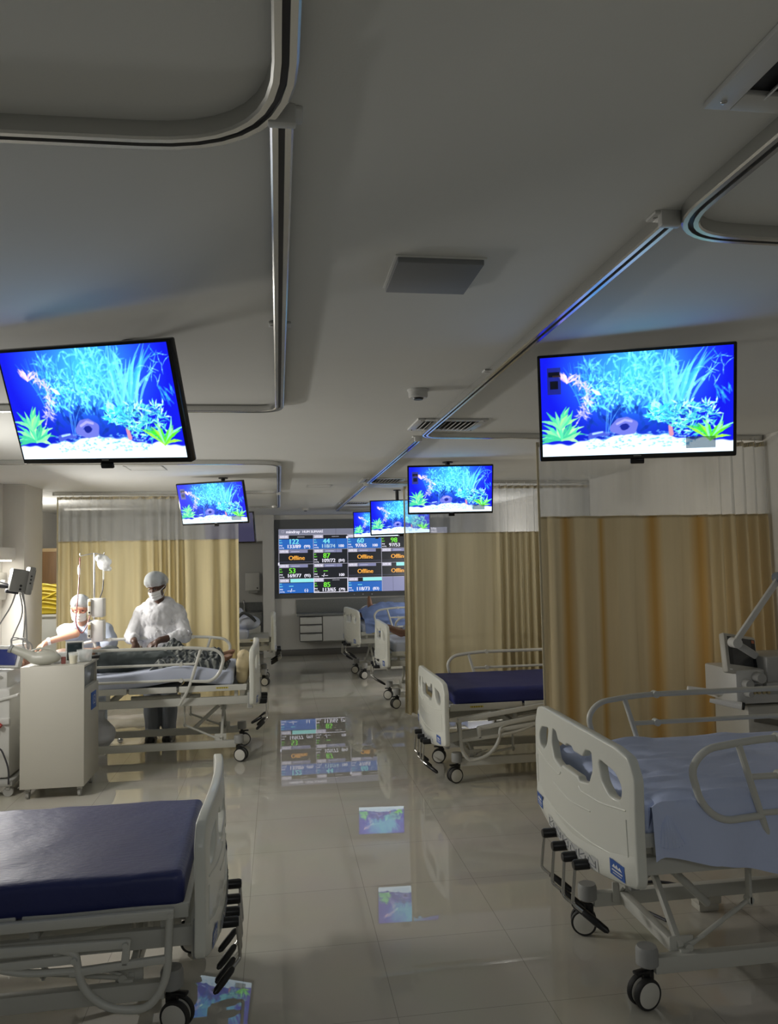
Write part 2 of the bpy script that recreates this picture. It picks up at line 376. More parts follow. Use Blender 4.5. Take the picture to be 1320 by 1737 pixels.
# ------------------------------------------------------------------ ceiling fittings
def grille(label, cx, cy, w, d, nsl, along_y=True, fw=.045):
    t = thing('ceiling_grille', label, 'air vent', (cx, cy, CZ), group=None)
    f = MB()
    for s in (-1, 1):
        f.box((s*(w/2-fw/2), 0, -.006), (fw, d, .012), .003); f.box((0, s*(d/2-fw/2), -.006), (w-2*fw, fw, .012), .003)
    f.build('frame', M_LGREY, t)
    MB().box((0, 0, -.0015), (w-2*fw, d-2*fw, .002)).build('dark_opening', M_BLK, t)
    iw = w-2*fw
    for k in range(nsl):
        x = -iw/2+iw*(k+.5)/nsl
        MB().box((x, 0, -.010), (.003, d-2*fw, .026), .001, rot=(0, R(38), 0)).build('slat', M_LGREY, t)
    for s in (-1, 1):
        MB().ball((s*(w/2-fw*.5), -d/2+fw*.5, -.0125), (.006, .006, .003), 10).ball((s*(w/2-fw*.5), d/2-fw*.5, -.0125), (.006, .006, .003), 10).build('screw', M_STEEL, t)
    return t
grille('large square return grille at the upper right corner of the picture', 1.02, .98, .52, .52, 5, fw=.05)
grille('rectangular ceiling grille crossed by the right curtain rail behind the smoke detector', 1.015, 4.52, .42, .37, 11)
grille('small far ceiling grille where the second right curtain rail turns', 1.07, 7.8, .46, .40, 11)
grille('farthest ceiling grille above the smallest television', 1.10, 11.0, .46, .40, 11)
t = thing('ceiling_access_panel', 'square grey panel on the ceiling over the aisle', 'ceiling panel', (.441, 2.098, CZ))
MB().box((0, 0, -.009), (.236, .236, .018), .002).build('panel', mat('panel_grey', (.24, .25, .26), .6), t)
MB().box((0, 0, -.002), (.25, .25, .004), .001).build('rim', M_CEIL, t)
for lb, x, y, w in (('faint square access panel on the bright ceiling under the large left television', -1.1, 6.72, .3), ('faint access panel on the far ceiling left of the row of televisions', .45, 8.45, .26)):
    t = thing('ceiling_access_panel', lb, 'ceiling panel', (x, y, CZ))
    f = MB()
    for s in (-1, 1): f.box((s*w/2, 0, -.002), (.012, w+.012, .004), .001).box((0, s*w/2, -.002), (w+.012, .012, .004), .001)
    f.build('rim', M_LGREY, t); MB().box((0, 0, -.001), (w-.015, w-.015, .002)).build('panel', M_CEIL, t)
for lb, x, y in (('white round smoke detector on the ceiling just ahead of the grille', .672, 3.60), ('small far smoke detector near the wall of displays', .43, 12.1)):
    t = thing('smoke_detector', lb, 'smoke detector', (x, y, CZ))
    MB().lathe([(.0, 0), (.052, 0), (.052, -.006), (.046, -.012), (.046, -.034), (.040, -.040), (.0, -.040)][::-1], 28).build('base', M_LGREY, t)
    MB().lathe([(0, -.048), (.022, -.048), (.026, -.040), (0, -.040)], 24).build('sensor_cap', M_BLK, t)

# ------------------------------------------------------------------ televisions
def aquarium():
    Wd, Hd = 320, 180
    yy, xx = np.mgrid[0:Hd, 0:Wd].astype(float); xx /= Wd; yy = 1-yy/Hd       # y up
    A = Wd/Hd
    rng = np.random.RandomState(3)
    img = np.zeros((Hd, Wd, 3))
    def L3(c): return np.array([int(c[i:i+2], 16)/255 for i in (0, 2, 4)])
    img[:] = L3('0810B8')
    g = np.clip(1-np.hypot((xx-.5)*1.15, (yy-.82)*.75)/.55, 0, 1)[..., None]
    img = img*(1-g*.95)+L3('3CB4E4')*g*.95
    low = np.clip((.5-yy)/.4, 0, 1)[..., None]*np.clip(1-np.abs(xx-.45)/.45, 0, 1)[..., None]
    img = img*(1-.8*low)+L3('062A80')*.8*low
    def stroke(pts, w0, w1, c, a=1.0):
        nonlocal img
        c = L3(c) if isinstance(c, str) else c
        P = np.array(pts, float); n = len(P)
        D = np.full(xx.shape, 9.)
        for i in range(n-1):
            p, q = P[i], P[i+1]
            x0, x1 = sorted((p[0], q[0])); y0, y1 = sorted((p[1], q[1])); mm = max(w0, w1)*2+.02
            i0 = max(0, int((1-y1-mm)*Hd)); i1 = min(Hd, int((1-y0+mm)*Hd)+1); j0 = max(0, int((x0-mm)*Wd)); j1 = min(Wd, int((x1+mm)*Wd)+1)
            if i0 >= i1 or j0 >= j1: continue
            X = (xx[i0:i1, j0:j1]-p[0])*A; Y = yy[i0:i1, j0:j1]-p[1]; dx, dy = (q[0]-p[0])*A, q[1]-p[1]
            t = np.clip((X*dx+Y*dy)/(dx*dx+dy*dy+1e-9), 0, 1)
            d = np.hypot(X-t*dx, Y-t*dy)-(w0+(w1-w0)*(i+t)/(n-1))
            D[i0:i1, j0:j1] = np.minimum(D[i0:i1, j0:j1], d)
        k = (np.clip(.5-D*Hd*.8, 0, 1)*a)[..., None]
        img = img*(1-k)+c*k
    def leaf(x, y, ang, ln, w, c, bend=0.0, a=1.0):
        pts = []
        for k in range(6):
            t = k/5; aa = ang+bend*t; pts.append((x+math.cos(aa)*ln*t/A, y+math.sin(aa)*ln*t))
        stroke(pts[:4], w*.5, w, c, a); stroke(pts[3:], w, w*.15, c, a)
    def rosette(x, y, n, ln, w, cols, up=.5, spread=2.6, a=.9):
        for k in range(n):
            an = PI/2+(rng.rand()-.5)*spread; leaf(x, y, an, ln*(.6+.6*rng.rand()), w, cols[rng.randint(len(cols))], (rng.rand()-.5)*1.2, a)
    mixc = lambda a, b, t: L3(a)*(1-t)+L3(b)*t
    # blurred cyan weed mass behind
    for k in range(240):
        x = .24+.48*rng.rand(); y = .40+.55*rng.rand()
        leaf(x, y, PI/2+(rng.rand()-.5)*2.4, .08+.1*rng.rand(), .011, mixc('2A90DC', '7CF0E4', rng.rand()**.7), (rng.rand()-.5)*2, .5)
    for k in range(26):
        leaf(.2+.25*rng.rand(), .5, PI/2+.9*(rng.rand()-.35), .45, .008, mixc('1A50E0', '3AA0E8', rng.rand()), .5*(rng.rand()-.5), .5)
    for k in range(30):                                    # tall ribbon blades
        leaf(.66+.12*rng.rand(), .40+.05*rng.rand(), PI/2+(rng.rand()-.45)*1.1, .42+.25*rng.rand(), .015, mixc('2A98D8', '80E4EC', rng.rand()), (rng.rand()-.6)*.9, .6)
    for k in range(16):
        leaf(.86+.1*rng.rand(), .72+.2*rng.rand(), rng.rand()*6.3, .1, .004, mixc('2A9CE0', '9CF0F0', rng.rand()), 1.5*(rng.rand()-.5), .7)
        leaf(.92+.07*rng.rand(), .45+.15*rng.rand(), PI/2+rng.rand(), .09, .008, mixc('1A68D8', '38A8E0', rng.rand()), 0, .6)
    for k in range(130):
        x = .24+.28*rng.rand(); y = .5+.28*rng.rand()
        leaf(x, y, rng.rand()*6.3, .03+.03*rng.rand(), .007, mixc('38B8D8', '9CF6D8', rng.rand()), 0, .6)
    # dark gaps low behind
    for k in range(40):
        leaf(.26+.5*rng.rand(), .22+.2*rng.rand(), PI/2+(rng.rand()-.5)*2, .1, .018, mixc('041C70', '0A3AA0', rng.rand()), 0, .5)
    # sand
    edge = .13+.10*np.clip(1-np.abs(xx-.5)/.42, 0, 1)**1.3+.012*np.sin(xx*31)+.008*np.sin(xx*67+1)
    k = np.clip((edge-yy)*Hd*.35, 0, 1)[..., None]
    img = img*(1-k)+L3('CFE6F6')*k
    for q in range(150):
        x = .22+.56*rng.rand(); y = .07+.16*rng.rand()
        leaf(x, y, (rng.rand()-.5)*.9, .02+.03*rng.rand(), .008, mixc('3C86C8', '8CC4EC', rng.rand()), 0, .42)
    # rocks
    stroke([(.39, .27), (.42, .33), (.46, .34), (.50, .30), (.49, .24), (.44, .23), (.39, .26)], .035, .035, '5A62B8')
    stroke([(.41, .31), (.45, .345), (.485, .33)], .012, .012, '8C8CE0'); stroke([(.445, .275), (.455, .28)], .032, .03, '101C78')
    stroke([(.27, .20), (.31, .22), (.36, .215)], .03, .02, '3A4CB0'); stroke([(.28, .22), (.33, .235)], .01, .008, '8FB4F0')
    stroke([(.685, .27), (.69, .19)], .018, .022, 'B07890'); 
    for q in range(5): leaf(.35+.02*q/5, .22, PI/2+.5*(rng.rand()-.5), .3, .0025, '5AA8F0', .6*(rng.rand()-.5), .8)
    # pink stem plant
    for q in range(70):
        t = rng.rand(); x = .16+.07*math.sin(t*3)+.05*(1-t); y = .38+.44*t
        leaf(x, y, rng.rand()*6.3, .05+.04*rng.rand(), .008, mixc('8C90D8', 'E8D4E4', rng.rand()), 0, .55)
    rosette(.145, .74, 9, .12, .011, ['E0B8E0', 'F0D0DC', 'C0A0E0'], a=.8)
    # green plants at the lower left and lower right
    rosette(.11, .17, 26, .22, .017, ['4CC890', '7CE090', '34A880', 'A0F09C'], spread=3.0)
    rosette(.10, .28, 14, .20, .016, ['6CD890', '40B888', '90E884'], spread=2.6)
    for q in range(26):
        rosette(.58+.10*rng.rand(), .30+.16*rng.rand(), 4, .08, .008, ['58D8D8', '98F0E0', '30B0D0'], spread=3.6)
    for q in range(60):
        rosette(.68+.24*rng.rand(), .18+.30*rng.rand(), 4, .075, .007, ['78D8C0', 'B0F0D8', '44B8B0', '3CA8C0', '2880B0'], spread=4.4)
    rosette(.885, .12, 12, .26, .013, ['50E020', '90F830', '38C828', '7CF0A0'], spread=2.0)
    leaf(.28, .66, -.7, .1, .02, 'C8F8F0', .1, .9)
    img = np.clip(img, 0, 1)
    img = np.where(img <= .04045, img/12.92, ((img+.055)/1.055)**2.4)
    return Wd, Hd, img
TVW, TVH = .70, .405
def screen_mesh():
    Wd, Hd, img = aquarium()
    w, h = TVW-.024, TVH-.030
    xs = np.linspace(-w/2, w/2, Wd); zs = np.linspace(h/2, -h/2, Hd)
    co = np.zeros((Hd, Wd, 3)); co[..., 0] = xs[None, :]; co[..., 1] = -.0168; co[..., 2] = zs[:, None]+.004
    idx = np.arange(Hd*Wd).reshape(Hd, Wd)
    q = np.stack([idx[1:, :-1], idx[1:, 1:], idx[:-1, 1:], idx[:-1, :-1]], -1).reshape(-1, 4)
    me = bpy.data.meshes.new('screen'); me.from_pydata(co.reshape(-1, 3).tolist(), [], q.tolist()); me.update()
    at = me.color_attributes.new('picture', 'FLOAT_COLOR', 'POINT')
    at.data.foreach_set('color', np.concatenate([img.reshape(-1, 3), np.ones((Hd*Wd, 1))], 1).astype(np.float32).ravel())
    m = bpy.data.materials.new('television_picture'); m.use_nodes = True; nt = m.node_tree; b = nt.nodes['Principled BSDF']
    va = nt.nodes.new('ShaderNodeVertexColor'); va.layer_name = 'picture'
    nt.links.new(va.outputs[0], b.inputs['Emission Color']); b.inputs['Emission Strength'].default_value = 1.95
    b.inputs['Base Color'].default_value = (.01, .01, .012, 1); b.inputs['Roughness'].default_value = .25
    me.materials.append(m); return me
SCREEN = screen_mesh()
M_BEZ = mat('bezel_black', (.006, .006, .007), .18)
def television(label, loc, yaw, tilt, roll=0, sticker=True, picture=True, pole=.0):
    t = thing('television', label, 'television', loc, (0, 0, yaw), 'televisions hanging from the ceiling' if picture else None)
    Mt = Matrix.Rotation(tilt, 4, 'X') @ Matrix.Rotation(roll, 4, 'Y'); rot = Mt.to_euler()
    f = MB(); w, h = TVW, TVH
    f.box((0, .002, 0), (w, .034, h), .006); f.box((0, .03, -.03), (w*.72, .04, h*.62), .015)
    f.build('casing', M_BEZ, t, rot=rot)
    if picture: put('screen', SCREEN, t, rot=rot)
    else: MB().quad((-w/2+.012, -.0168, -h/2+.018), (w/2-.012, -.0168, -h/2+.018), (w/2-.012, -.0168, h/2-.012), (-w/2+.012, -.0168, h/2-.012)).build('screen', emat('idle_screen', (.035, .035, .085), 1), t, rot=rot)
    MB().box((.01, -.012, -h/2-.008), (.05, .012, .02), .004).build('logo_tab', M_BEZ, t, rot=rot)
    MB().box((.01, -.0175, -h/2+.013), (.028, .001, .004)).build('maker_mark', M_GREY, t, rot=rot)
    # short ceiling pole and tilting plate behind the set
    top = CZ-loc[2]
    MB().cyl((0, .20, -.06), (0, .20, top), .02).lathe([(.045, top-.010), (.045, top), (.0, top)][::-1], 20, Matrix.Translation((0, .20, 0))).box((0, .12, -.05), (.05, .17, .04), .006).box((0, .055, -.04), (.16, .03, .16), .006).build('ceiling_mount', M_BLK, t)
    if sticker:
        g = MB().box((-w/2+.062, -.0174, h/2-.10), (.05, .0008, .10)); g.mi = 1; g.box((-w/2+.062, -.0180, h/2-.075), (.042, .0006, .018)).box((-w/2+.062, -.0180, h/2-.115), (.03, .0006, .03)); g.mi = 2; g.box((-w/2+.072, -.0184, h/2-.082), (.03, .0005, .006))
        g.build('energy_label', [mat('label_grey_blue', (.25, .30, .5), .5, alpha=.5), mat('label_dark', (.04, .05, .12), .5), mat('label_tan', (.45, .25, .18), .5)], t, rot=rot)
        MB().box((w/2-.12, -.0174, -h/2+.055), (.10, .0008, .042)).build('sticker', mat('sticker_grey_blue', (.25, .35, .4), .5, alpha=.55), t, rot=rot)
    return t
k_ = .966
def tvp(x, y, z): return (x*k_, y*k_, 1.7+(z-1.7)*k_)
television('large television at the right, above the nearest curtain and the blue-sheeted bed', tvp(1.362, 2.78, 2.271), -.483, .216, .03)
television('television in front of the middle right curtain, second largest on the right', tvp(1.45, 6.383, 2.268), -.135, .275, 0)
television('small far television partly hidden behind the second right set', (1.40, 8.8, 2.165), .0, .12, -.02, sticker=False)
television('smallest, farthest television just above the wall of displays', (1.49, 11.75, 2.215), -.05, .15, -.015, sticker=False)
television('large television at the left edge, seen from an angle and tilted down', tvp(-.631, 2.794, 2.256), -.492, .386, .054, sticker=False)
television('small left television in front of the beige curtain, facing the aisle', tvp(-.62, 7.619, 2.262), -.434, .292, -.006)
td = television('dark idle television just behind the small lit left one', (-.62, 10.2, 2.13), -.35, .2, 0, sticker=False, picture=False)
MB().box((-.13, -.0176, .135), (.13, .001, .022)).box((-.13, -.0176, .100), (.15, .001, .022)).build('caption_lines', emat('white_glow', (.7, .7, .75), .8), td, rot=(.2, 0, 0))

# ------------------------------------------------------------------ wall of displays at the far end
def video_wall():
    X0, X1, Z0, Z1, Y = .010, 3.075, 1.104, 2.246, 13.885
    t = thing('video_wall', 'wall of six joined displays showing the patient overview at the far end', 'display', (X0, Y, Z0))
    w, h = X1-X0, Z1-Z0
    MB().box((w/2, .055, h/2+.04), (w+.14, .02, h+.26), .003).build('backing_panel', M_GREYWALL, t)
    for i in range(3):
        for j in range(2):
            MB().box((w*(i+.5)/3, .025, h*(j+.5)/2), (w/3-.002, .045, h/2-.002), .003).build('display_panel', M_BEZ, t)
    cols = ['lav', 'blue', 'dark', 'white', 'cyan', 'green', 'orange', 'pale', 'teal', 'hdr', 'lbl']
    ms = [emat('wall_lavender', hexc('8C8FB5'), .9), emat('wall_blue', hexc('2A6BC4'), .95), emat('wall_dark', hexc('23262D'), .8), emat('wall_white', hexc('F2F0FF'), 1.0), emat('wall_cyan', hexc('7FE8F4'), 1.0),
          emat('wall_green', hexc('7CF046'), 1.0), emat('wall_orange', hexc('FFB347'), 1.0), emat('wall_pale', hexc('B9DCF2'), .9), emat('wall_aqua', hexc('9CF0EE'), 1.0), emat('wall_header', hexc('85889C'), .85), emat('wall_label', hexc('C9C6DA'), .9)]
    I = {c: i for i, c in enumerate(cols)}
    g = MB(); D = [0]
    def q(x0, z0, x1, z1, c, d=0):
        g.quad((x0, -d*.0006, z0), (x1, -d*.0006, z0), (x1, -d*.0006, z1), (x0, -d*.0006, z1), I[c])
    def tx(s, x, z, size, c, bold=.0, align='LEFT', squash=1.0):
        me = text_me(s, size, align)
        for dx in ((0, bold) if bold else (0,)):
            g.add([(x+v.co.x*squash+dx, -.0022-.0002*(dx > 0), z+v.co.y) for v in me.vertices], [list(p.vertices) for p in me.polygons], I[c])
        bpy.data.meshes.remove(me)
    q(0, 0, w, h, 'lav', 0)
    hh = .105; cw = w/5; rh = (h-hh)/4
    q(0, h-hh, w, h, 'hdr', 1)
    tx('mindray', .13, h-.052, .075, 'white', .006); tx('HUM SUMARÉ', .42, h-.052, .06, 'white', .004); tx('□', .05, h-.05, .06, 'lbl')
    tx('23/06', w-.34, h-.03, .06, 'white', .004); tx('18:42:07', w-.36, h-.08, .05, 'white', .003)
    data = [[('b', '122', '133/89', '(99)'), ('b', '44', '118/74', '100'), ('b', '60', '97/65', '100'), ('d', '98', '97/53', '(69)'), None],
            [('o',), ('d', '87', '109/72', '(84)'), ('o',), ('o',), None],
            [('d', '53', '169/77', '(95)'), ('d', '--', '-/--', '100'), ('o',), ('o',), None],
            [('b', '--', '--/--', '(-)'), ('d', '85', '113/65', '(79)'), ('b', '--', '118/73', '(83)'), None, None]]
    n = 0
    for r in range(4):
        for c in range(5):
            x0 = c*cw; z1 = h-hh-r*rh; z0 = z1-rh; n += 1; d = data[r][c]
            q(x0, z0, x0+.006, z1, 'lbl', 3); q(x0, z1-.005, x0+cw, z1, 'lbl', 3)
            if d is None: continue
            zb = z1-.068
            q(x0+.006, z0, x0+cw, z1-.004, 'dark', 1)
            q(x0+.012, zb+.004, x0+.18, z1-.008, 'lbl', 2); tx('UTI %02d' % (4+n), x0+.03, (zb+z1)/2, .045, 'white', .004)
            if (r, c) in ((3, 0), (3, 2), (2, 3)): q(x0+(.2 if c == 0 else .27), zb+.002, x0+cw, z1-.004, 'teal', 2)
            elif r in (1, 2): q(x0+.19, zb+.006, x0+cw-.1, z1-.01, 'lav', 2); tx('---------', x0+.22, (zb+z1)/2, .05, 'white', .004)
            else: tx('--------', x0+.33, (zb+z1)/2, .05, 'white', .004)
            if d[0] == 'o':
                tx('Offline', x0+.17, z0+.105, .105, 'orange', .006); q(x0+.006, z0+.035, x0+cw, z0+.037, 'lav', 2); continue
            if d[0] == 'b': q(x0+.006, z0+.004, x0+cw, zb-.008, 'blue', 2)
            sc = 'cyan' if d[0] == 'b' else 'green'; wt = 'white'
            tx(d[1], x0+.17, z0+.137, .125, sc, .008); tx(d[2], x0+.14, z0+.05, .09, wt if d[0] == 'd' or c != 1 else 'pale', .007)
            tx(d[3], x0+cw-.17, z0+.05, .07, wt, .006)
            tx('FC', x0+.012, z0+.165, .035, sc, .002); tx('bpm', x0+.012, z0+.125, .03, sc, .002); tx('PNI', x0+.012, z0+.07, .035, wt, .002); tx('mmHg', x0+.012, z0+.03, .03, wt, .002)
    x0 = cw; z1 = h-hh-3*rh; z0 = z1-rh                     # the highlighted cell
    for a in ((x0, z0, x0+cw, z0+.012), (x0, z1-.01, x0+cw, z1), (x0, z0, x0+.012, z1), (x0+cw-.012, z0, x0+cw, z1)): q(*a, 'white', 5)
    q(cw*2-.02, h-hh-.075, cw*2+.015, h-hh-.035, 'white', 6); q(-.012, h-hh-2*rh-.02, .012, h-hh-2*rh+.03, 'white', 6)
    for i in (1, 2): q(w*i/3-.0018, 0, w*i/3+.0018, h, 'dark', 7)
    q(0, h/2-.0018, w, h/2+.0018, 'dark', 7)
    g.build('overview_picture', ms, t, smooth=False)
video_wall()

# ------------------------------------------------------------------ far counter, cabinets, dispenser, sink
def drawer_unit(x, w, label):
    t = thing('drawer_cabinet', label, 'cabinet', (x, 13.62, .27))
    MB().box((w/2, .15, .22), (w, .30, .44), .004).build('body', mat('carcass_dark', (.08, .08, .08), .6), t)
    for k in range(3):
        d = MB().box((w/2, -.008, .075+.145*k), (w-.006, .020, .120), .003).build('drawer', M_GCAB, t)
        MB().box((w/2, -.020, .128+.145*k), (w*.4, .01, .010), .002).build('handle', M_GREY, d)
    return t
drawer_unit(.362, .385, 'grey three-drawer cabinet under the far worktop')
for i, (x, w) in enumerate(((.755, .50), (1.263, .50), (1.771, .50), (2.279, .50))):
    t = thing('door_cabinet', ['grey single-door cabinet next to the three drawers', 'grey cabinet behind the far footboard', 'grey cabinet behind the far blue-covered bed', 'grey cabinet at the far end of the worktop'][i], 'cabinet', (x, 13.62, .27))
    MB().box((w/2, .15, .22), (w, .30, .44), .004).build('body', M_GCAB, t)
    dd = MB().box((w/2, -.008, .22), (w-.014, .018, .42), .003).build('door', M_GCAB, t)
    MB().box((w-.10, -.02, .41), (.09, .01, .010), .002).build('handle', M_GREY, dd)
t = thing('worktop', 'long grey stone worktop with upstand under the display wall', 'worktop', (.31, 13.60, .715))
MB().box((1.5, .160, .02), (3.0, .36, .04), .004).build('slab', M_STONE, t)
MB().box((1.5, .328, .155), (3.0, .022, .24), .003).build('upstand', M_STONE, t)
t = thing('paper_towel_dispenser', 'white paper towel dispenser on the niche wall left of the displays', 'dispenser', (-.47, 14.44, 1.32))
MB().box((0, -.07, 0), (.265, .14, .33), .02).build('housing', M_LGREY, t)
MB().box((.01, -.06, -.185), (.16, .09, .05), .01).build('paper_slot', M_GREY, t)
MB().cyl((.09, -.141, -.12), (.09, -.143, -.12), .013).build('lock', M_BLK, t)
t = thing('sink_counter', 'stone washing counter in the niche left of the displays', 'counter', (-.95, 14.2, .55))
MB().box((0, 0, .20), (1.3, .48, .05), .005).box((0, .225, .30), (1.3, .025, .18), .003).box((0, -.23, .12), (1.3, .025, .14), .003).build('counter_top', M_STONE, t)
MB().box((0, .02, -.15), (1.26, .40, .30), .004).build('cupboard', M_GCAB, t)
MB().tube(fillet([(.33, .15, .22), (.33, .15, .42), (.33, -.02, .44), (.33, -.02, .38)], .06), .012).cyl((.33, .15, .22), (.33, .15, .27), .022).build('tap', M_STEEL, t)
for k_i in range(3):
    tag(MB().lathe([(.0, 0), (.02, 0), (.022, .015), (.012, .022), (.0, .022)], 12).build('wall_hook', M_STEEL, loc=(1.35+.16*k_i, 13.95, 1.055), rot=(PI/2, 0, 0)), 'small hook on the far wall just under the displays', 'hook', 'hooks under the displays')

# ------------------------------------------------------------------ hospital beds
def rr(pts, r, n=5): return [(p.x, p.y) for p in fillet([(x, y, 0) for x, y in pts], r, n, True)]
def board_mesh():
    half = [(0, 0), (.20, -.002), (.40, -.012), (.485, -.03), (.528, -.10), (.530, -.45), (.515, -.478), (.44, -.485), (.24, -.525), (0, -.548)]
    outer = [(x, y) for x, y in half] + [(-x, y) for x, y in half[-2:0:-1]]
    outer = rr(outer[::-1], [.02]*len(outer), 4)
    # smooth corners at the top
    hc = rr([(-.215, -.075), (-.165, -.078), (-.135, -.112), (-.045, -.112), (-.03, -.098), (.03, -.098), (.045, -.112), (.135, -.112), (.165, -.078), (.215, -.075), (.225, -.14), (.19, -.20), (.10, -.215), (.09, -.20), (-.09, -.20), (-.10, -.215), (-.19, -.20), (-.225, -.14)], .012, 3)
    hs = rr([(.275, -.085), (.40, -.105), (.445, -.145), (.435, -.195), (.36, -.20), (.30, -.16)], .022, 4)
    hs2 = [(-x, y) for x, y in hs][::-1]
    me = plate(outer, [hc, hs, hs2], .019, .008)
    b = bmesh.new(); b.from_mesh(me); bpy.data.meshes.remove(me)
    for k in range(-9, 10):
        bmesh.ops.bisect_plane(b, geom=list(b.verts)+list(b.edges)+list(b.faces), plane_co=(k*.053, 0, 0), plane_no=(1, 0, 0))
    for k in range(1, 11):
        bmesh.ops.bisect_plane(b, geom=list(b.verts)+list(b.edges)+list(b.faces), plane_co=(0, -k*.05, 0), plane_no=(0, 1, 0))
    bmesh.ops.remove_doubles(b, verts=b.verts, dist=.0004)
    def bulge(v, z): return -.035*(1-(v/.53)**2) - .006*math.sin(PI*min(1, max(0, -z/.55)))
    for v in b.verts:
        x, y, z = v.co; v.co = V(bulge(x, y)-z*1.0, x, y)
    bmesh.ops.recalc_face_normals(b, faces=b.faces)
    g = MB(); g.bm(b)
    F_ = lambda v, z, d=0: (bulge(v, z)-.019-d, v, z)
    # thicker lower lip following the curved bottom edge
    def lip(s, t):
        v = -.515+1.03*s; zb = -.548+.07*(abs(v)/.515)**1.6; zt = zb+.115-.02*(1-(v/.515)**2)
        prof = [(zb+.004, .000), (zb+.012, .010), (zt-.035, .012), (zt, .000)]
        k = t*3; i = min(2, int(k)); a = k-i; z = prof[i][0]*(1-a)+prof[i+1][0]*a; d = (prof[i][1]*(1-a)+prof[i+1][1]*a)*min(1, max(0, (.515-abs(v))/.03))
        return F_(v, z, d)
    g.grid(lip, 24, 6, flip=True)
    for pts in ([(-.47, -.22), (-.30, -.245), (-.12, -.25), (-.10, -.235)], [(.10, -.235), (.12, -.25), (.30, -.245), (.47, -.22)], [(-.20, -.305), (0, -.325), (.20, -.305)], [(-.47, -.25), (-.475, -.38)], [(.47, -.25), (.475, -.38)], [(-.475, -.40), (-.2, -.425), (0, -.43), (.2, -.425), (.475, -.40)]):
        g.tube([F_(a, b_, .0) for a, b_ in [(p.x, p.y) for p in fillet([(x, y, 0) for x, y in pts], .05, 5)]], .0035, 6)
    return g.me('footboard', M_PLAST, ang=50), F_
BOARD, BF = board_mesh()
def sticker_me():
    g = MB()
    def patch(v0, v1, z0, z1, d, m, sl=0): g.grid(lambda s, t: BF(v0+(v1-v0)*s, z0+(z1-z0)*t+sl*(v0+(v1-v0)*s-v0), d), 4, 1, m, flip=True)
    return g, patch
def sticker_meshes():
    out = []
    for sgn in (-1, 1):
        g, patch = sticker_me(); c = sgn*.415; zc = -.445
        patch(c-.05, c+.05, zc-.028, zc+.028, .0128, 0, 0)
        for a, b_ in ((-.034, -.004), (-.012, .016), (.006, .034)):     # white peaks of the emblem
            g.add([BF(c+a, zc+.002, .0134), BF(c+(a+b_)/2, zc+.018-.004*abs(a+.012)*30, .0134), BF(c+b_, zc+.002, .0134)], [(0, 2, 1)], 1)
        patch(c-.036, c+.036, zc-.010, zc-.005, .0134, 1); patch(c-.03, c+.03, zc-.019, zc-.016, .0134, 1)
        out.append(g.me('maker_sticker', [M_BLUE, M_WHITE]))
    g, patch = sticker_me()
    for q in range(10): patch(-.27+.054*q, -.216+.054*q, -.531+.07*(abs(-.243+.054*q)/.515)**1.6, -.482+.07*(abs(-.243+.054*q)/.515)**1.6, .0128, 0)
    def ln(a, b_): g.tube([BF(a[0], a[1], .0132), BF((a[0]+b_[0])/2, (a[1]+b_[1])/2, .0132), BF(b_[0], b_[1], .0136)], .0022, 4, m=1)
    for i in range(6):
        x = -.25+.088*i; z = -.518+.07*(abs(x+.03)/.515)**1.6
        ln((x, z), (x+.06, z)); ln((x, z), (x, z+.025)); ln((x+.06, z), (x+.06, z+.02+.01*(i % 2)))
        if i % 2: ln((x+.01, z+.03), (x+.05, z+.012))
        else: ln((x+.01, z+.012), (x+.05, z+.03))
    out.append(g.me('instruction_strip', [mat('strip_grey', (.58, .59, .58), .4), M_LINE]))
    return out
STK = sticker_meshes()
def wheel_meshes():
    r = .0565; g = MB(); Mx = Matrix.Rotation(PI/2, 4, 'X')
    for s in (-1, 1):
        T = Matrix.Translation((0, s*.021, 0)) @ (Mx if s < 0 else Matrix.Rotation(-PI/2, 4, 'X'))
        g.lathe([(0, -.012), (r-.008, -.012), (r-.008, .010), (r-.014, .0125), (0, .014)], 28, T)
    wh = g.me('wheel', M_WHEEL)
    g = MB()
    for s in (-1, 1):
        T = Matrix.Translation((0, s*.021, 0)) @ (Mx if s < 0 else Matrix.Rotation(-PI/2, 4, 'X'))
        g.lathe([(r-.009, -.011), (r-.002, -.012), (r, -.006), (r, .005), (r-.003, .011), (r-.009, .011)], 28, T)
    ty = g.me('tyre', M_TIRE)
    g = MB(); g.lathe([(0, .058), (.036, .058), (.042, .064), (.042, .115), (.036, .128), (0, .128)], 20, Matrix.Translation((0, 0, .035)))
    hub = g.me('castor', M_HUB)
    g = MB(); g.cyl((0, 0, .045), (0, 0, .10), .012).cyl((0, -.02, 0), (0, .02, 0), .010).box((0, 0, .055), (.05, .02, .045), .008).box((-.03, 0, .074), (.06, .03, .012), .004)
    return wh, ty, hub, g.me('fork', M_BLK)
WHM, TYM, HUBM, FORKM = wheel_meshes()
KNOBM = MB().lathe([(0, 0), (.016, 0), (.020, .005), (.020, .060), (.016, .068), (0, .070)], 16, Matrix.Rotation(-PI/2, 4, 'Y')).me('knob', M_BLK)
GRIPM = MB().lathe([(0, 0), (.009, 0), (.013, .012), (.0145, .06), (.012, .105), (.006, .115), (0, .115)], 14).me('grip', M_BLK)

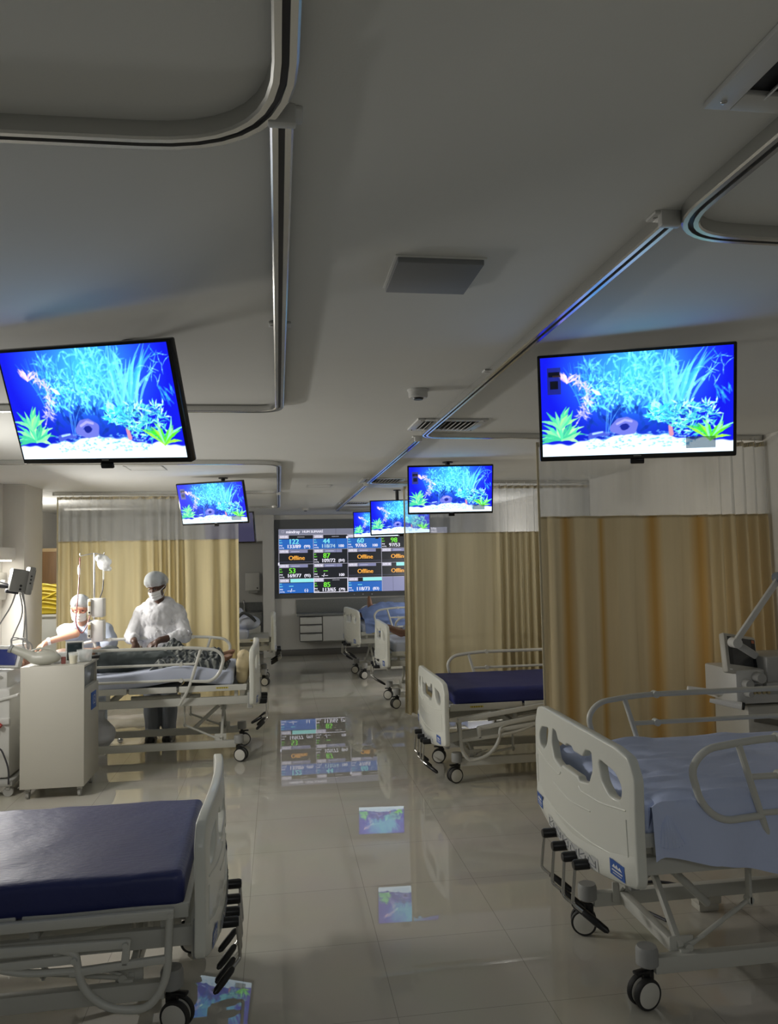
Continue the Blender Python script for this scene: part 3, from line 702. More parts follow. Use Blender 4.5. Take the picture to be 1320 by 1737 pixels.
def make_bed(label, loc, rotz, h, near, far, cranks, incl=0.0, rise=0.0, group='hospital beds along the aisle', headboard=True, lower_only=False):
    """u = +x from the foot, v = y. near/far: state of the rails at v<0 / v>0: 'up', 'down' or None"""
    t = thing('hospital_bed', label, 'hospital bed', loc, (0, 0, rotz), group)
    L = 2.08; dz = h-.345+rise
    fb = put('footboard', BOARD, t, (0.03, 0, h))
    for m in STK: put(m.name, m, fb)
    if headboard: put('headboard', BOARD, t, (L, 0, h+.02), (0, 0, PI))
    # sleeping deck: steel tray sections
    g = MB()
    for a, b_ in ((.07, .62), (.64, 1.02), (1.04, 1.28), (1.30, 2.0)):
        g.box(((a+b_)/2, 0, dz), (b_-a, .86, .018), .004)
        for s in (-1, 1): g.box(((a+b_)/2, s*.435, dz+.004), (b_-a, .014, .05), .004)
    g.build('deck', M_METAL, t)
    g = MB(); g.mi = 1
    for s in (-1, 1): g.box((.27, s*.4425, dz+.006), (.10, .001, .012)); 
    g.mi = 0
    for s in (-1, 1):
        for k in range(5): g.box((.235+.0175*k, s*.4432, dz+.006), (.004, .001, .012))
    g.build('hazard_strip', [M_BLK, M_YEL], t)
    # main frame (can be inclined)
    Mi = Matrix.Translation((0, 0, h-.455)) @ Matrix.Rotation(-incl, 4, 'Y')
    g = MB(); g.X = Mi
    for s in (-1, 1): g.beam((.05, s*.37, 0), (1.98, s*.37, 0), .03, .065)
    for x in (.08, .60, 1.20, 1.94): g.beam((x, -.37, 0), (x, .37, 0), .03, .05)
    for x in (.16, .60, 1.20, 1.85):
        for s in (-1, 1): g.beam((x, s*.36, .02), (x, s*.36, .10-.02*incl), .025, .03)
    for s in (-1, 1): g.box((.045, s*.36, .0), (.045, .05, .15), .006)
    g.cyl((.5, .1, -.03), (1.1, .1, -.03), .018).cyl((.5, -.1, -.03), (1.1, -.1, -.03), .018)
    g.build('frame', M_METAL, t)
    for s in (-1, 1): MB().box((.04, s*.42, h-.45), (.035, .03, .13), .004).build('board_socket', M_HUB, t)
    # base
    g = MB(); w = .285
    for s in (-1, 1): g.beam((.17, s*w, .150), (1.92, s*w, .150), .04, .06)
    for x in (.30, 1.70): g.beam((x, -w, .165), (x, w, .165), .035, .05)
    for x in (.30, 1.70):
        for s in (-1, 1): g.box((x, s*(w-.03), .185), (.10, .012, .09), .02).cyl((x+.02, s*(w-.045), .19), (x+.02, s*(w-.005), .19), .016)
    g.build('base', M_METAL, t)
    # lifting linkage: lever arms, post with rods, pull tubes
    zf = h-.49
    for x in (.30, 1.62):
        g = MB()
        g.beam((x-.01, -w+.02, .19), (x-.01, 0, zf-.05), .022, .03).beam((x-.01, w-.02, .19), (x-.01, 0, zf-.05), .022, .03)
        g.box((x-.01, 0, zf-.05), (.05, .06, .11), .008).cyl((x+.03, 0, zf-.07), (x+.26, 0, .22), .017)
        for s in (-1, 1):
            g.beam((x+.30, s*.24, zf+.04), (x+.30, s*.24, max(.2, zf-.20)), .03, .012).cyl((x+.30, s*.255, max(.22, zf-.18)), (x+.30, s*.22, max(.22, zf-.18)), .013)
            g.cyl((x+.30, s*.24, max(.22, zf-.18)), (x+.02, s*(w-.02), .19), .009)
            g.cyl((x+.02, s*(w-.02), .20), (x+.09, s*(w-.02), .225), .006)
        g.build('lift_linkage', M_METAL, t)
    for x in (.145, 1.95):
        for s in (-1, 1):
            c = put('castor', HUBM, t, (x, s*w, .0565), (0, 0, random.uniform(-.5, .5) if x > 1 else (.25 if s < 0 else -.35)))
            put('fork', FORKM, c)
            put('wheel', WHM, c, (-.02, 0, 0)); put('tyre', TYM, c, (-.02, 0, 0))
    # cranks: four, hanging below the footboard
    gy = -1 if abs(rotz) < 1.5 else 1
    for i, (ang, out) in enumerate(cranks):
        y = (i-1.5)*-.118
        zc = h-.532+.02*abs(i-1.5)/1.5
        A = MB(); arm = .15; da = V(0, math.sin(ang)*arm, -math.cos(ang)*arm)
        p = [V(-.085, 0, 0), V(-.085, 0, 0)+da+V(-.012, 0, 0), V(-.085, 0, 0)+da+(V(.022, gy*.045, -.022) if abs(ang) < .25 else V(.045, -.02, -.035))]
        A.tube(fillet([(.10, 0, 0), (-.04, 0, 0)], 0), .011).tube(fillet([V(-.07, 0, 0)]+p, .018, 4), .0068)
        cr = A.build('crank', M_CHROME, t, (0.0, y, zc))
        put('knob', KNOBM, cr, (-.025, 0, 0))
        d = (p[2]-p[1]).normalized(); q = d.to_track_quat('Z', 'Y').to_euler()
        put('grip', GRIPM, cr, p[2]-d*.012, q)
    # side rails
    def rail_mesh(state, s):
        g = MB(); T = lambda u, z, v=0: (u, s*(.47+v), z)
        if state == 'up':
            o = h+.005+rise*.55
            loop = [T(.52, o-.275), T(.36, o-.285), T(.285, o-.22), T(.25, o-.09), T(.31, o-.025), T(.52, o), T(1.45, o+.0), T(1.62, o-.03), T(1.66, o-.12), T(1.58, o-.26), T(1.45, o-.275)]
            g.tube(fillet(loop, [.01, .06, .06, .08, .06, .1, .1, .06, .06, .05, .01]), .0135, 12)
            for u0, u1 in ((.44, .52), (1.50, 1.42)):
                g.tube(fillet([T(u0, o-.012), T(u1, o-.28), T(u1+.03, o-.36, -.01), T(u1+.10, o-.475, -.05)], .05), .0125, 10)
            g.tube([T(.475, o-.135), T(1.465, o-.135)], .011, 10); g.tube([T(.52, o-.265), T(1.42, o-.265)], .011, 10)
            for u, z in ((.60, 0), (.60, -.135), (.60, -.265), (1.36, 0), (1.36, -.135), (1.36, -.265)):
                g.cyl(T(u, o+z, -.018), T(u, o+z, .018), .017, n=14)
        else:
            o = dz-rise*.75+.01
            S = lambda u, z: T(u, z+(u-.1)*math.tan(incl), .0)
            loop = [S(.13, o-.005), S(.14, o-.22), S(.20, o-.315), S(.34, o-.295), S(.42, o-.22), S(.44, o-.10), S(.50, o-.085), S(1.45, o-.085)]
            g.tube(fillet(loop, [.01, .06, .06, .06, .05, .02, .02, .0]), .0135, 12)
            g.beam(S(.115, o), S(1.55, o), .028, .034, .006).beam(S(.27, o-.085), S(1.50, o-.055), .026, .032, .006)
            g.beam(S(.13, o-.15), S(.46, o-.165), .02, .026, .005).beam(S(.27, o-.07), S(.28, o-.16), .02, .026, .005)
            g.tube(fillet([S(.44, o-.16), S(.60, o-.155), S(.80, o-.10)], .06), .012, 10)
            g.beam(S(.44, o-.12), S(1.3, o-.13), .022, .03, .005)
            for u, z in ((.125, 0), (.275, -.085), (.44, -.12)): g.cyl(S(u, o+z)[:1]+(s*.45, S(u, o+z)[2]), S(u, o+z)[:1]+(s*.495, S(u, o+z)[2]), .010, n=12)
            for u in (.5, 1.1): g.beam((u, s*.37, h-.46+(u-.1)*math.tan(incl)), S(u, o-.12), .025, .04)
        return g
    for st, s in ((near, -1), (far, 1)):
        if st: rail_mesh(st, s).build('side_rail', M_METAL, t)
    return t

def mattress(label, bed_loc, rotz, h, m, u0=.085, u1=2.0, w=.86, th=.125, group=None, shape=None, bev=.03, rise=0.0):
    """top-level mattress lying on the deck of the bed"""
    dz = h-.345+.0095+rise
    def fn(s, q):
        return None
    b = bmesh.new(); bmesh.ops.create_cube(b, size=1)
    for v in b.verts: v.co = V((u0+u1)/2+v.co.x*(u1-u0), v.co.y*w, th/2+v.co.z*th)
    bmesh.ops.bevel(b, geom=list(b.edges), offset=bev, segments=4, profile=.5, affect='EDGES')
    for k in range(1, 40):
        bmesh.ops.bisect_plane(b, geom=list(b.verts)+list(b.edges)+list(b.faces), plane_co=(u0+(u1-u0)*k/40, 0, 0), plane_no=(1, 0, 0))
    for k in range(-6, 7):
        bmesh.ops.bisect_plane(b, geom=list(b.verts)+list(b.edges)+list(b.faces), plane_co=(0, k*w/14, 0), plane_no=(0, 1, 0))
    for v in b.verts:
        k = v.co.z/th
        v.co.z += k*(.004*nz(v.co.x*6, v.co.y*6, 3)+.003*nz(v.co.x*15, v.co.y*25, 5))
        v.co.y += (v.co.y/w)*.012*nz(v.co.x*5, 1, v.co.z*9)
        if shape: v.co.z += shape(v.co.x, v.co.y)
    me = MB().bm(b).me('mattress', m)
    o = put('mattress', me, None, (bed_loc[0], bed_loc[1], dz), (0, 0, rotz)); return tag(o, label, 'mattress', group)

HANG = [(.10, 0), (.03, 0), (-.03, 0), (.06, 0)]
BED1 = ((1.215, 3.13, 0), R(0), 1.005)
make_bed('near right hospital bed with raised rails and a rumpled blue sheet', *BED1, 'up', 'up', HANG)
BED2 = ((1.175, 6.10, 0), R(0), .80)
make_bed('low right hospital bed with navy mattress beside the middle curtain', *BED2, 'down', 'up', HANG, incl=R(7), rise=.125)
BED3 = ((1.17, 9.05, 0), R(0), .97)
make_bed('third right hospital bed, only its footboard showing beyond the middle curtain', *BED3, 'up', 'up', [(.05, 0), (-.6, 0), (.55, 0), (2.3, 0)])
BED4 = ((1.02, 11.25, 0), R(6), .99)
make_bed('farthest right hospital bed under the display wall with a patient in blue', *BED4, 'up', 'up', [(.0, 0), (.3, 0), (-.9, 0), (.9, 0)])
BEDA = ((-.262, 3.3, 0), R(181), .825)
make_bed('near left hospital bed with bare navy mattress and lowered rails', *BEDA, None, 'down', [(-.15, 0), (-.05, 0), (.05, 0), (.12, 0)])
BED13 = ((-.205, 7.10, 0), R(180), .985)
make_bed('occupied left hospital bed with raised rails where two nurses work', *BED13, 'up', 'up', [(.1, 0), (.9, 0), (.2, 0), (-.2, 0)])
BEDL = ((-.07, 11.05, 0), R(181), .97)
make_bed('far left hospital bed beyond the beige curtain with fanned-out cranks', *BEDL, None, None, [(-.8, 0), (.9, 0), (-1.0, 0), (.75, 0)])

mattress('bare dark navy mattress on the near left bed', BEDA[0], BEDA[1], BEDA[2], M_NAVY, w=.88, th=.125)
mattress('bare navy mattress on the low right bed beside the middle curtain', BED2[0], BED2[1], BED2[2], mat('navy_vinyl_plain', (.014, .022, .15), .55, bump=.1, bscale=20), u0=.10, w=.86, bev=.04, rise=.125)
mattress('mattress under the blue sheet of the near right bed', BED1[0], BED1[1], BED1[2], M_SHEET)
mattress('white-sheeted mattress of the third right bed beyond the curtain', BED3[0], BED3[1], BED3[2], M_WSHEET, u0=.10)
mattress('mattress under the patient of the farthest right bed', BED4[0], BED4[1], BED4[2], M_WSHEET, u0=.10)
mattress('white-sheeted mattress under the patient with dark trousers', BED13[0], BED13[1], BED13[2], M_WSHEET, u0=.18, shape=lambda u, v: .055*math.exp(-((u-.62)/.28)**2)-.03*max(0, (u-1.0)))
mattress('mattress of the far left bed beyond the beige curtain', BEDL[0], BEDL[1], BEDL[2], M_WSHEET, u0=.35)

# the rumpled blue sheet over the near right mattress
def sheet1():
    g = MB(); w = .90; h = .135
    def fn(s, t):
        u = .10+1.86*s; q = (t-.5)*2                     # -1..1 across incl. drop
        a = abs(q); sg = 1 if q > 0 else -1
        top = .74
        if a < top: v = a/top*(w/2); z = h
        else:
            k = (a-top)/(1-top); ar = min(1, k/.25); v = w/2+.012*math.sin(ar*PI/2)+.012*k; z = h-.012*(1-math.cos(ar*PI/2))-max(0, k-.12)*.25
            v += .012*math.sin(u*24+3*nz(u*4, sg))*k
        near_f = max(0, 1-(u-.10)/.22)
        if a < top: z += .010*nz(u*3, v*9*sg, 2)+.022*max(0, nz(u*4.2+v*4*sg, v*16*sg-u*5, 7))+.012*max(0, .25-abs(nz(u*3.1-v*3*sg, v*17*sg, 1)))
        else: z += near_f*.05*k-.08*max(0, min(1, (u-.35)/.4))*k
        if near_f > 0: z -= .10*max(0, 1-(u-.10)/.05)**2*(1 if a < top else .2)
        return (u, sg*v, z)
    g.grid(fn, 90, 70)
    o = g.build('bed_sheet', M_SHEET, None, (BED1[0][0], BED1[0][1], BED1[2]-.335), (0, 0, BED1[1]), ang=80)
    tag(o, 'rumpled pale blue sheet tucked over the near right mattress', 'bed sheet')
    # gathered corner knot at the near foot corner
    c = MB()
    for k in range(7):
        a = -.9+.3*k
        c.tube(fillet([(.16, -.44, .10), (.155+.02*math.sin(a), -.467-.012*math.cos(a*2), .05), (.17+.05*math.sin(a), -.466, -.01-.015*math.cos(a))], .03), [.010]*99 if False else .011, 8)
    c.build('gathered_corner', M_SHEET, o)
sheet1()

# ------------------------------------------------------------------ curtains with open net tops
M_CURT = cloth_mat('beige_curtain', hexc('DCCFA6'), .30)
M_CURT2 = cloth_mat('beige_curtain_banded', hexc('D2C3A0'), .30, stripes=[(.19, .035), (.44, .022), (.80, .042), (1.13, .045)])  # soft-edged ochre bands mixed into the base colour
M_CURT3 = cloth_mat('beige_curtain_plain', hexc('D4C9A8'), .28)
M_CNET = cloth_mat('curtain_net', (.66, .67, .66), .35, .42)
HOOKM = MB().tube(fillet([(0, 0, 0), (0, 0, -.02), (.008, 0, -.032), (.008, 0, -.055), (0, 0, -.06)], .006, 3), .0025, 6).box((0, 0, .004), (.012, .008, .010), .002).me('hook', M_LGREY)
def curtain(label, x0, x1, Y, prof, zb, cloth, seed, slope=0.0, lean=0.0, hem=None, hooks=True, gaps=()):
    """prof: (x, fold depth, fold width) samples along the rail"""
    t = thing('privacy_curtain', label, 'curtain', (x0, Y, 0), group=None)
    ZT, ZS = 2.445, 1.948; L = x1-x0
    xs = np.linspace(0, L, 1400); px = [p[0]-x0 for p in prof]
    A = np.interp(xs, px, [p[1] for p in prof]); lam = np.interp(xs, px, [p[2] for p in prof])
    rnd = np.array([1+.45*nz(x*9, seed) for x in xs]); ph = np.cumsum(2*PI/(lam*rnd))*(xs[1]-xs[0])
    amp = A*np.array([.75+.6*nz(x*6, seed+5) for x in xs])
    def off(x, z):
        i = min(len(xs)-1, max(0, int(x/L*(len(xs)-1)))); k = (ZT-z)/ZT
        p = ph[i]+.8*nz(x*2, z*.7, seed)
        s = math.sin(p); s = math.copysign(abs(s)**.75, s)
        return 1.35*amp[i]*s*(.55+.75*k)+.012*nz(x*3, z*.8, seed+2)*k+slope*x
    n = int(L/.0075)
    def strip(z0, z1, nv):
        g = MB(); 
        g.grid(lambda s, q: ((L*s)+lean*(ZT-(z0+(z1-z0)*q))*(1-s)*1.0, off(L*s, z0+(z1-z0)*q), z0+(z1-z0)*q), n, nv); return g
    strip(zb, ZS, 14).build('fabric', cloth, t, ang=180)
    strip(ZS-.001, ZT, 6).build('net', M_CNET, t, ang=180)
    strip(ZT-.028, ZT+.002, 1).build('header_tape', cloth_mat('tape_cloth', hexc('CFC3A4'), .2), t, ang=180)
    strip(ZS-.012, ZS+.004, 1).build('seam', cloth_mat('tape_cloth', hexc('CFC3A4'), .2), t, ang=180)
    if hem: MB().box((.004+lean*.3, off(0, 1.5), (hem+ZT)/2), (.016, .006, ZT-hem), .002).build('edge_hem', cloth_mat('hem_cloth', hexc('D8CFB4'), .2), t)
    if hooks:
        x = .02; 
        while x < L-.01:
            if not any(a < x < b for a, b in gaps): put('hook', HOOKM, t, (x, off(x, ZT), ZT+.028), (0, 0, nz(x*30, 1)*1.5))
            x += max(.045, min(.11, .9*float(np.interp(x, px, [p[2] for p in prof]))))
    return t
curtain('wide beige curtain with grey net top behind the two nurses', -2.425, -.445, 9.0,
        [(-2.425, .040, .075), (-2.30, .05, .10), (-1.95, .03, .11), (-1.75, .03, .28), (-1.5, .04, .17), (-1.30, .06, .085), (-1.05, .06, .095), (-.95, .03, .3), (-.7, .04, .2), (-.445, .045, .13)], .12, M_CURT, 1, hem=.12, gaps=((.75, .95),))
curtain('beige curtain in the middle right, beyond the low bed with navy mattress', 1.315, 3.34, 7.97,
        [(1.315, .045, .06), (1.42, .045, .08), (1.5, .015, .4), (1.75, .035, .16), (1.85, .012, .5), (2.25, .014, .4), (2.30, .05, .085), (2.6, .055, .07), (3.34, .05, .08)], .09, M_CURT3, 2, lean=-.015, hem=.09)
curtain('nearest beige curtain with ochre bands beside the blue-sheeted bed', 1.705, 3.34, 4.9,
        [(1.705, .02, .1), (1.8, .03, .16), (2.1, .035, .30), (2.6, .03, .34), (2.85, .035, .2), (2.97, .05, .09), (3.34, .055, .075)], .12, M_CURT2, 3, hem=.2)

# ------------------------------------------------------------------ head-wall lamp unit, things by the left wall
t = thing('wall_lamp_unit', 'white wall lamp unit glowing above the occupied bed at the left edge', 'lamp', (-2.66, 7.45, 1.75))
MB().box((.07, 0, .06), (.14, 1.0, .12), .01).build('housing', M_LGREY, t)
MB().box((.075, 0, -.004), (.08, .92, .012), .003).build('diffuser', emat('lamp_diffuser', (1, .95, .86), 14), t)
t = thing('wall_lamp_unit', 'white wall lamp unit on the left wall over the empty bay beside the navy mattress', 'lamp', (-2.66, 5.0, 1.85))
MB().box((.07, 0, .06), (.14, 1.0, .12), .01).build('housing', M_LGREY, t)
MB().box((.075, 0, -.004), (.08, .92, .012), .003).build('diffuser', emat('lamp_diffuser', (1, .95, .86), 14), t)
t = thing('wall_gas_panel', 'white wall panel with round outlet behind the grey monitor', 'panel', (-2.66, 7.85, 1.5))
MB().box((.02, 0, 0), (.04, .3, .26), .006).build('plate', M_WCAB, t); MB().cyl((.04, .02, .02), (.075, .02, .02), .045, .04, 20).build('outlet', M_LGREY, t)

# patient monitor seen from the side on its wall arm
t = thing('patient_monitor', 'grey patient monitor on a wall arm seen from the side, cables hanging below', 'monitor', (-2.20, 7.0, 1.57), (0, R(10), R(22)))
M_MON = mat('monitor_grey', (.22, .22, .21), .45)
MB().box((0, 0, 0), (.13, .24, .19), .012).build('housing', M_MON, t)
MB().box((.085, 0, .01), (.05, .29, .235), .012).build('front_bezel', M_MON, t)
MB().box((.112, .0, .02), (.004, .24, .17)).build('screen', M_DKGL, t)
for k in range(3): MB().cyl((.085, -.146, .05-.03*k), (.085, -.149, .05-.03*k), .007).build('button', M_BLK, t)
for k in range(2): MB().cyl((.02, -.121, -.04-.03*k), (.02, -.125, -.04-.03*k), .010).build('socket', M_BLK, t)
MB().tube(fillet([(-.06, 0, -.06), (-.20, 0, -.07), (-.30, .05, -.09), (-.46, .06, -.06)], .05), .018).box((-.03, 0, -.10), (.10, .12, .03), .006).build('wall_arm', M_DCABLE, t)
def cables(label, paths, m, group=None, r=.006, name='cable'):
    for p in paths:
        o = MB().tube(fillet(p, .12, 6), r, 8).build(name, m); tag(o, label, 'cable', group)
cables('grey lead hanging from the grey patient monitor down to the bed', [
    [(-2.16, 6.92, 1.47), (-2.12, 6.9, 1.30), (-2.20, 6.8, 1.05), (-2.12, 6.75, .93)], [(-2.14, 6.9, 1.47), (-2.10, 6.9, 1.32), (-2.10, 6.8, 1.02), (-2.0, 6.75, .95)],
    [(-2.20, 6.95, 1.47), (-2.22, 6.9, 1.36), (-2.38, 6.8, 1.05), (-2.3, 6.8, .9)], [(-2.12, 6.88, 1.47), (-2.09, 6.86, 1.28), (-2.06, 6.8, 1.0), (-2.0, 6.75, .99)]], M_CABLE, 'leads under the patient monitor')
cables('loose loop of grey lead lying behind the white bedside cabinet', [
    [(-2.12, 6.6, 1.10), (-1.98, 6.55, 1.13), (-1.95, 6.5, 1.0), (-2.08, 6.5, 1.02), (-2.10, 6.5, 1.15), (-1.92, 6.5, 1.08), (-1.95, 6.5, .96)]], M_CABLE, r=.005)
cables('dark cable arching from the wall to the grey monitor', [[(-2.66, 7.1, 1.46), (-2.45, 7.0, 1.60), (-2.32, 6.95, 1.56), (-2.26, 6.95, 1.54)]], M_DCABLE)

# dialysis machine between the wall and the bedside cabinet
t = thing('dialysis_machine', 'pale medical machine with tilted navy screen left of the white bedside cabinet', 'medical machine', (-2.16, 6.35, 0))
MB().box((0, 0, .46), (.36, .40, .66), .03).box((.0, 0, .84), (.30, .34, .14), .02).build('body', M_LGREY, t)
MB().box((0, 0, .10), (.42, .46, .05), .02).build('base', M_GREY, t)
for sx in (-1, 1):
    for sy in (-1, 1): MB().lathe([(0, -.012), (.036, -.012), (.036, .012), (0, .012)], 16, Matrix.Translation((sx*.17, sy*.19, .036)) @ Matrix.Rotation(PI/2, 4, 'X')).box((sx*.17, sy*.19, .065), (.03, .04, .03), .004).build('castor', M_GREY, t)
scm = MB().box((.10, -.03, 1.0), (.26, .05, .17), .012, rot=(R(-20), 0, R(-20))).build('screen_housing', M_LGREY, t)
MB().box((.085, -.062, 1.005), (.22, .006, .12), .002, rot=(R(-20), 0, R(-20))).build('screen', emat('navy_screen', (.01, .018, .10), 1), scm)
MB().box((.16, -.19, .72), (.16, .05, .02), .006, rot=(0, R(-14), 0)).build('tray', M_LGREY, t)
MB().box((.12, -.2, .55), (.12, .04, .05), .01).build('hose_clip', M_LGREY, t)
MB().cyl((.10, -.23, .54), (.13, -.24, .52), .016).build('red_clamp', mat('red_plastic', (.4, .04, .03), .4), t)
g = MB()
for k in range(4): g.tube(fillet([(.02+.03*k, -.18, 1.02-.05*k), (-.02+.02*k, -.30, .95), (-.03+.03*k, -.26, .62), (.05+.02*k, -.22, .50-.02*k), (.08, -.2, .60)], .09, 5), .008, 8)
g.build('hose', M_LGREY, t)
MB().tube(fillet([(.05, -.22, .45), (.02, -.28, .30), (.13, -.27, .40), (.19, -.25, .22), (.185, -.24, .1)], .08, 5), .006, 8).build('power_cable', M_DCABLE, t)
g = MB(); g.ball((-.05, -.12, .33), (.20, .13, .26), 20)
b_ = g.build('waste_sack', M_LGREY, t)

# white bedside cabinet numbered 13
t = thing('bedside_cabinet', 'white bedside cabinet on castors with a blue number 13 sign on its side', 'cabinet', (-1.645, 6.24, 0))
wx, dy = .445, .46
MB().box((0, .01, .43), (wx, dy-.02, .70), .004).build('body', M_WCAB, t)
MB().box((0, -dy/2+.008, .515), (wx, .018, .87), .003).build('door_panel', M_WCAB, t)
MB().box((0, 0, .948), (wx+.004, dy, .018), .004).build('top', M_WCAB, t)
MB().box((-wx/2+.01, 0, .86), (.018, dy-.02, .16), .002).box((.0, dy/2-.02, .86), (wx-.02, .015, .16), .002).build('shelf_wall', M_WCAB, t)
MB().quad((.19, -.19, .78), (.19, .20, .78), (.205, .20, .93), (.205, -.19, .93)).box((.197, 0, .86), (.006, .38, .14), .001, rot=(0, R(6), 0)).build('folded_flap', M_SMOKE, t)
g = MB().box((wx/2+.003, .055, .655), (.004, .155, .13), .003)
me_ = text_me('13', .10, 'CENTER'); g.add([(wx/2+.0056, .055+v.co.x, .655+v.co.y) for v in me_.vertices], [list(p.vertices) for p in me_.polygons], 1)
g.build('number_sign', [M_BLUE, M_WHITE], t)
for sx in (-1, 1):
    for sy in (-1, 1):
        MB().lathe([(0, -.010), (.03, -.010), (.03, .010), (0, .010)], 16, Matrix.Translation((sx*.18, sy*.17, .03)) @ Matrix.Rotation(PI/2, 4, 'Y')).box((sx*.18, sy*.17, .062), (.035, .03, .03), .004).build('castor', M_GREY, t)
# things standing on the cabinet
CT = .957
t = thing('cup', 'plastic cup of cream-coloured drink on the bedside cabinet', 'cup', (-1.525, 6.11, CT))
MB().lathe([(0, 0), (.026, 0), (.035, .085), (.033, .085), (.0245, .003), (0, .003)], 24).build('cup_wall', M_CLEAR, t)
MB().lathe([(0, .003), (.0245, .003), (.031, .062), (0, .062)], 24).build('drink', M_CREAM, t)
t = thing('plastic_container', 'clear plastic container with a dark red item on the bedside cabinet', 'container', (-1.66, 6.22, CT))
MB().lathe([(0, 0), (.05, 0), (.062, .075), (.059, .075), (.048, .003), (0, .003)], 24).build('bowl', M_CLEAR, t)
tag(MB().box((0, 0, .026), (.032, .022, .052), .004).box((0, -.0115, .03), (.024, .001, .018)).build('medicine_box', mat('brown_red_card', (.22, .07, .06), .6), None, (-1.60, 6.13, CT), (0, 0, .3)), 'small brown-red box beside the clear container on the cabinet', 'box')
t = thing('plastic_container', 'second clear container behind the cup on the bedside cabinet', 'container', (-1.475, 6.24, CT))
MB().lathe([(0, 0), (.05, 0), (.058, .09), (.055, .09), (.048, .003), (0, .003)], 24).build('bowl', M_CLEAR, t)
t = thing('urinal_bottle', 'grey urinal bottle lying across the left of the bedside cabinet', 'bottle', (-1.76, 6.10, CT+.052), (0, 0, R(4)))
g = MB(); g.ball((.03, 0, 0), (.12, .055, .052), 20); g.caps((-.05, 0, .015), (-.19, 0, .075), .040, .026)
me_ = blob(g, .006, 8, 'bottle_body'); me_.materials.append(mat('urinal_grey', (.42, .42, .37), .35)); put('bottle_body', me_, t)
MB().tube(fillet([(-.06, 0, .055), (.0, 0, .075), (.09, 0, .06), (.12, 0, .03)], .03), .008).build('handle', mat('urinal_grey', (.42, .42, .37), .35), t)
MB().lathe([(0, 0), (.032, 0), (.034, .02), (0, .022)], 18, Matrix.Translation((-.19, 0, .075)) @ Matrix.Rotation(R(-67), 4, 'Y')).build('cap', M_HUB, t)
t = thing('infusion_pump', 'small boxy pump with dark screen and pale frame at the back of the cabinet', 'pump', (-1.585, 6.40, CT), (0, 0, R(12)))
MB().box((0, 0, .068), (.125, .09, .136), .010).build('housing', mat('pump_dark', (.05, .06, .065), .4), t)
MB().box((.0, -.047, .068), (.105, .004, .112), .002).build('screen', mat('pump_screen', (.018, .03, .035), .2), t)
for sx in (-1, 1): MB().box((sx*.06, -.045, .068), (.012, .012, .145), .004).build('guard', M_LGREY, t)
MB().box((0, -.045, .139), (.13, .012, .012), .004).build('top_guard', M_LGREY, t)
tag(MB().box((0, 0, .012), (.07, .045, .024), .004).build('dark_case', M_BLK, None, (-1.44, 6.42, CT)), 'small dark case at the back right of the bedside cabinet', 'case')

# drip stand with pumps and bag
t = thing('drip_stand', 'chrome drip stand rising between the seated nurse and the bed', 'drip stand', (-1.725, 7.66, 0))
MB().cyl((0, 0, .08), (0, 0, 1.0), .0125).cyl((0, 0, 1.0), (0, 0, 1.80), .009).build('pole', M_STEEL, t)
for k in range(5):
    a = 2*PI*k/5+.3; MB().tube([(0, 0, .10), (.24*math.cos(a), .16*math.sin(a), .06)], .011).ball((.24*math.cos(a), .16*math.sin(a), .03), .028, 12).build('leg', M_STEEL, t)
g = MB(); g.tube(fillet([(-.13, 0, 1.80), (-.13, 0, 1.775), (0, 0, 1.80), (.09, 0, 1.78), (.09, 0, 1.805)], .02), .005).build('hook_arm', M_STEEL, t)
for i, z in enumerate((1.20, .985)):
    p = thing('infusion_pump', ['white infusion pump clamped highest on the drip stand', 'white infusion pump clamped below the other on the drip stand'][i], 'pump', (-1.705, 7.61, z))
    MB().box((.035, -.02, .09), (.11, .12, .175+.02*i), .012).build('housing', M_LGREY, p)
    MB().box((-.03, -.045, .10), (.035, .10, .15), .008).build('door', M_WCAB, p)
    MB().box((-.03, -.097, .13), (.022, .004, .04), .001).build('display', mat('amber_panel', (.35, .24, .08), .5), p)
    MB().cyl((-.03, -.095, .05), (-.03, -.102, .05), .008).build('knob', M_BLK, p)
t = thing('infusion_bag', 'clear crumpled infusion bag shining at the top of the drip stand', 'drip bag', (-1.64, 7.655, 1.71))
g = MB(); 
g.ball((0, 0, 0), (.062, .035, .075), 16)
for k in range(14):
    a = k*2.4; g.ball((.05*math.cos(a), .025*math.sin(a*1.7), .06*math.sin(a*.9)), .026, 10)
me_ = blob(g, .008, 3, 'bag'); me_.materials.append(mat('bag_plastic', (.85, .87, .88), .15, alpha=.72, bump=.6, bscale=30)); put('bag', me_, t)
MB().cyl((0, 0, .05), (0, 0, .085), .004).build('eyelet', M_CLEAR, t); MB().cyl((0, 0, -.07), (0, 0, -.16), .008).build('drip_chamber', M_CLEAR, t)
cables('thin dark line running down from the drip bag to the pumps', [[(-1.64, 7.65, 1.55), (-1.642, 7.64, 1.45), (-1.66, 7.6, 1.38)]], M_DCABLE, r=.005, name='infusion_line')
cables('dark red line hanging from the drip stand in front of the seated nurse', [[(-1.85, 7.64, 1.76), (-1.855, 7.62, 1.5), (-1.86, 7.52, 1.15), (-1.80, 7.5, 1.05), (-1.76, 7.52, 1.12), (-1.74, 7.56, 1.22)]], M_BLOOD, r=.0055, name='blood_line')
MBc = MB().lathe([(0, 0), (.012, 0), (.014, .06), (.008, .09), (0, .09)], 12)
tag(MBc.build('drip_chamber', M_CLEAR, None, (-1.856, 7.63, 1.60)), 'slim drip chamber on the dark red line', 'drip chamber')

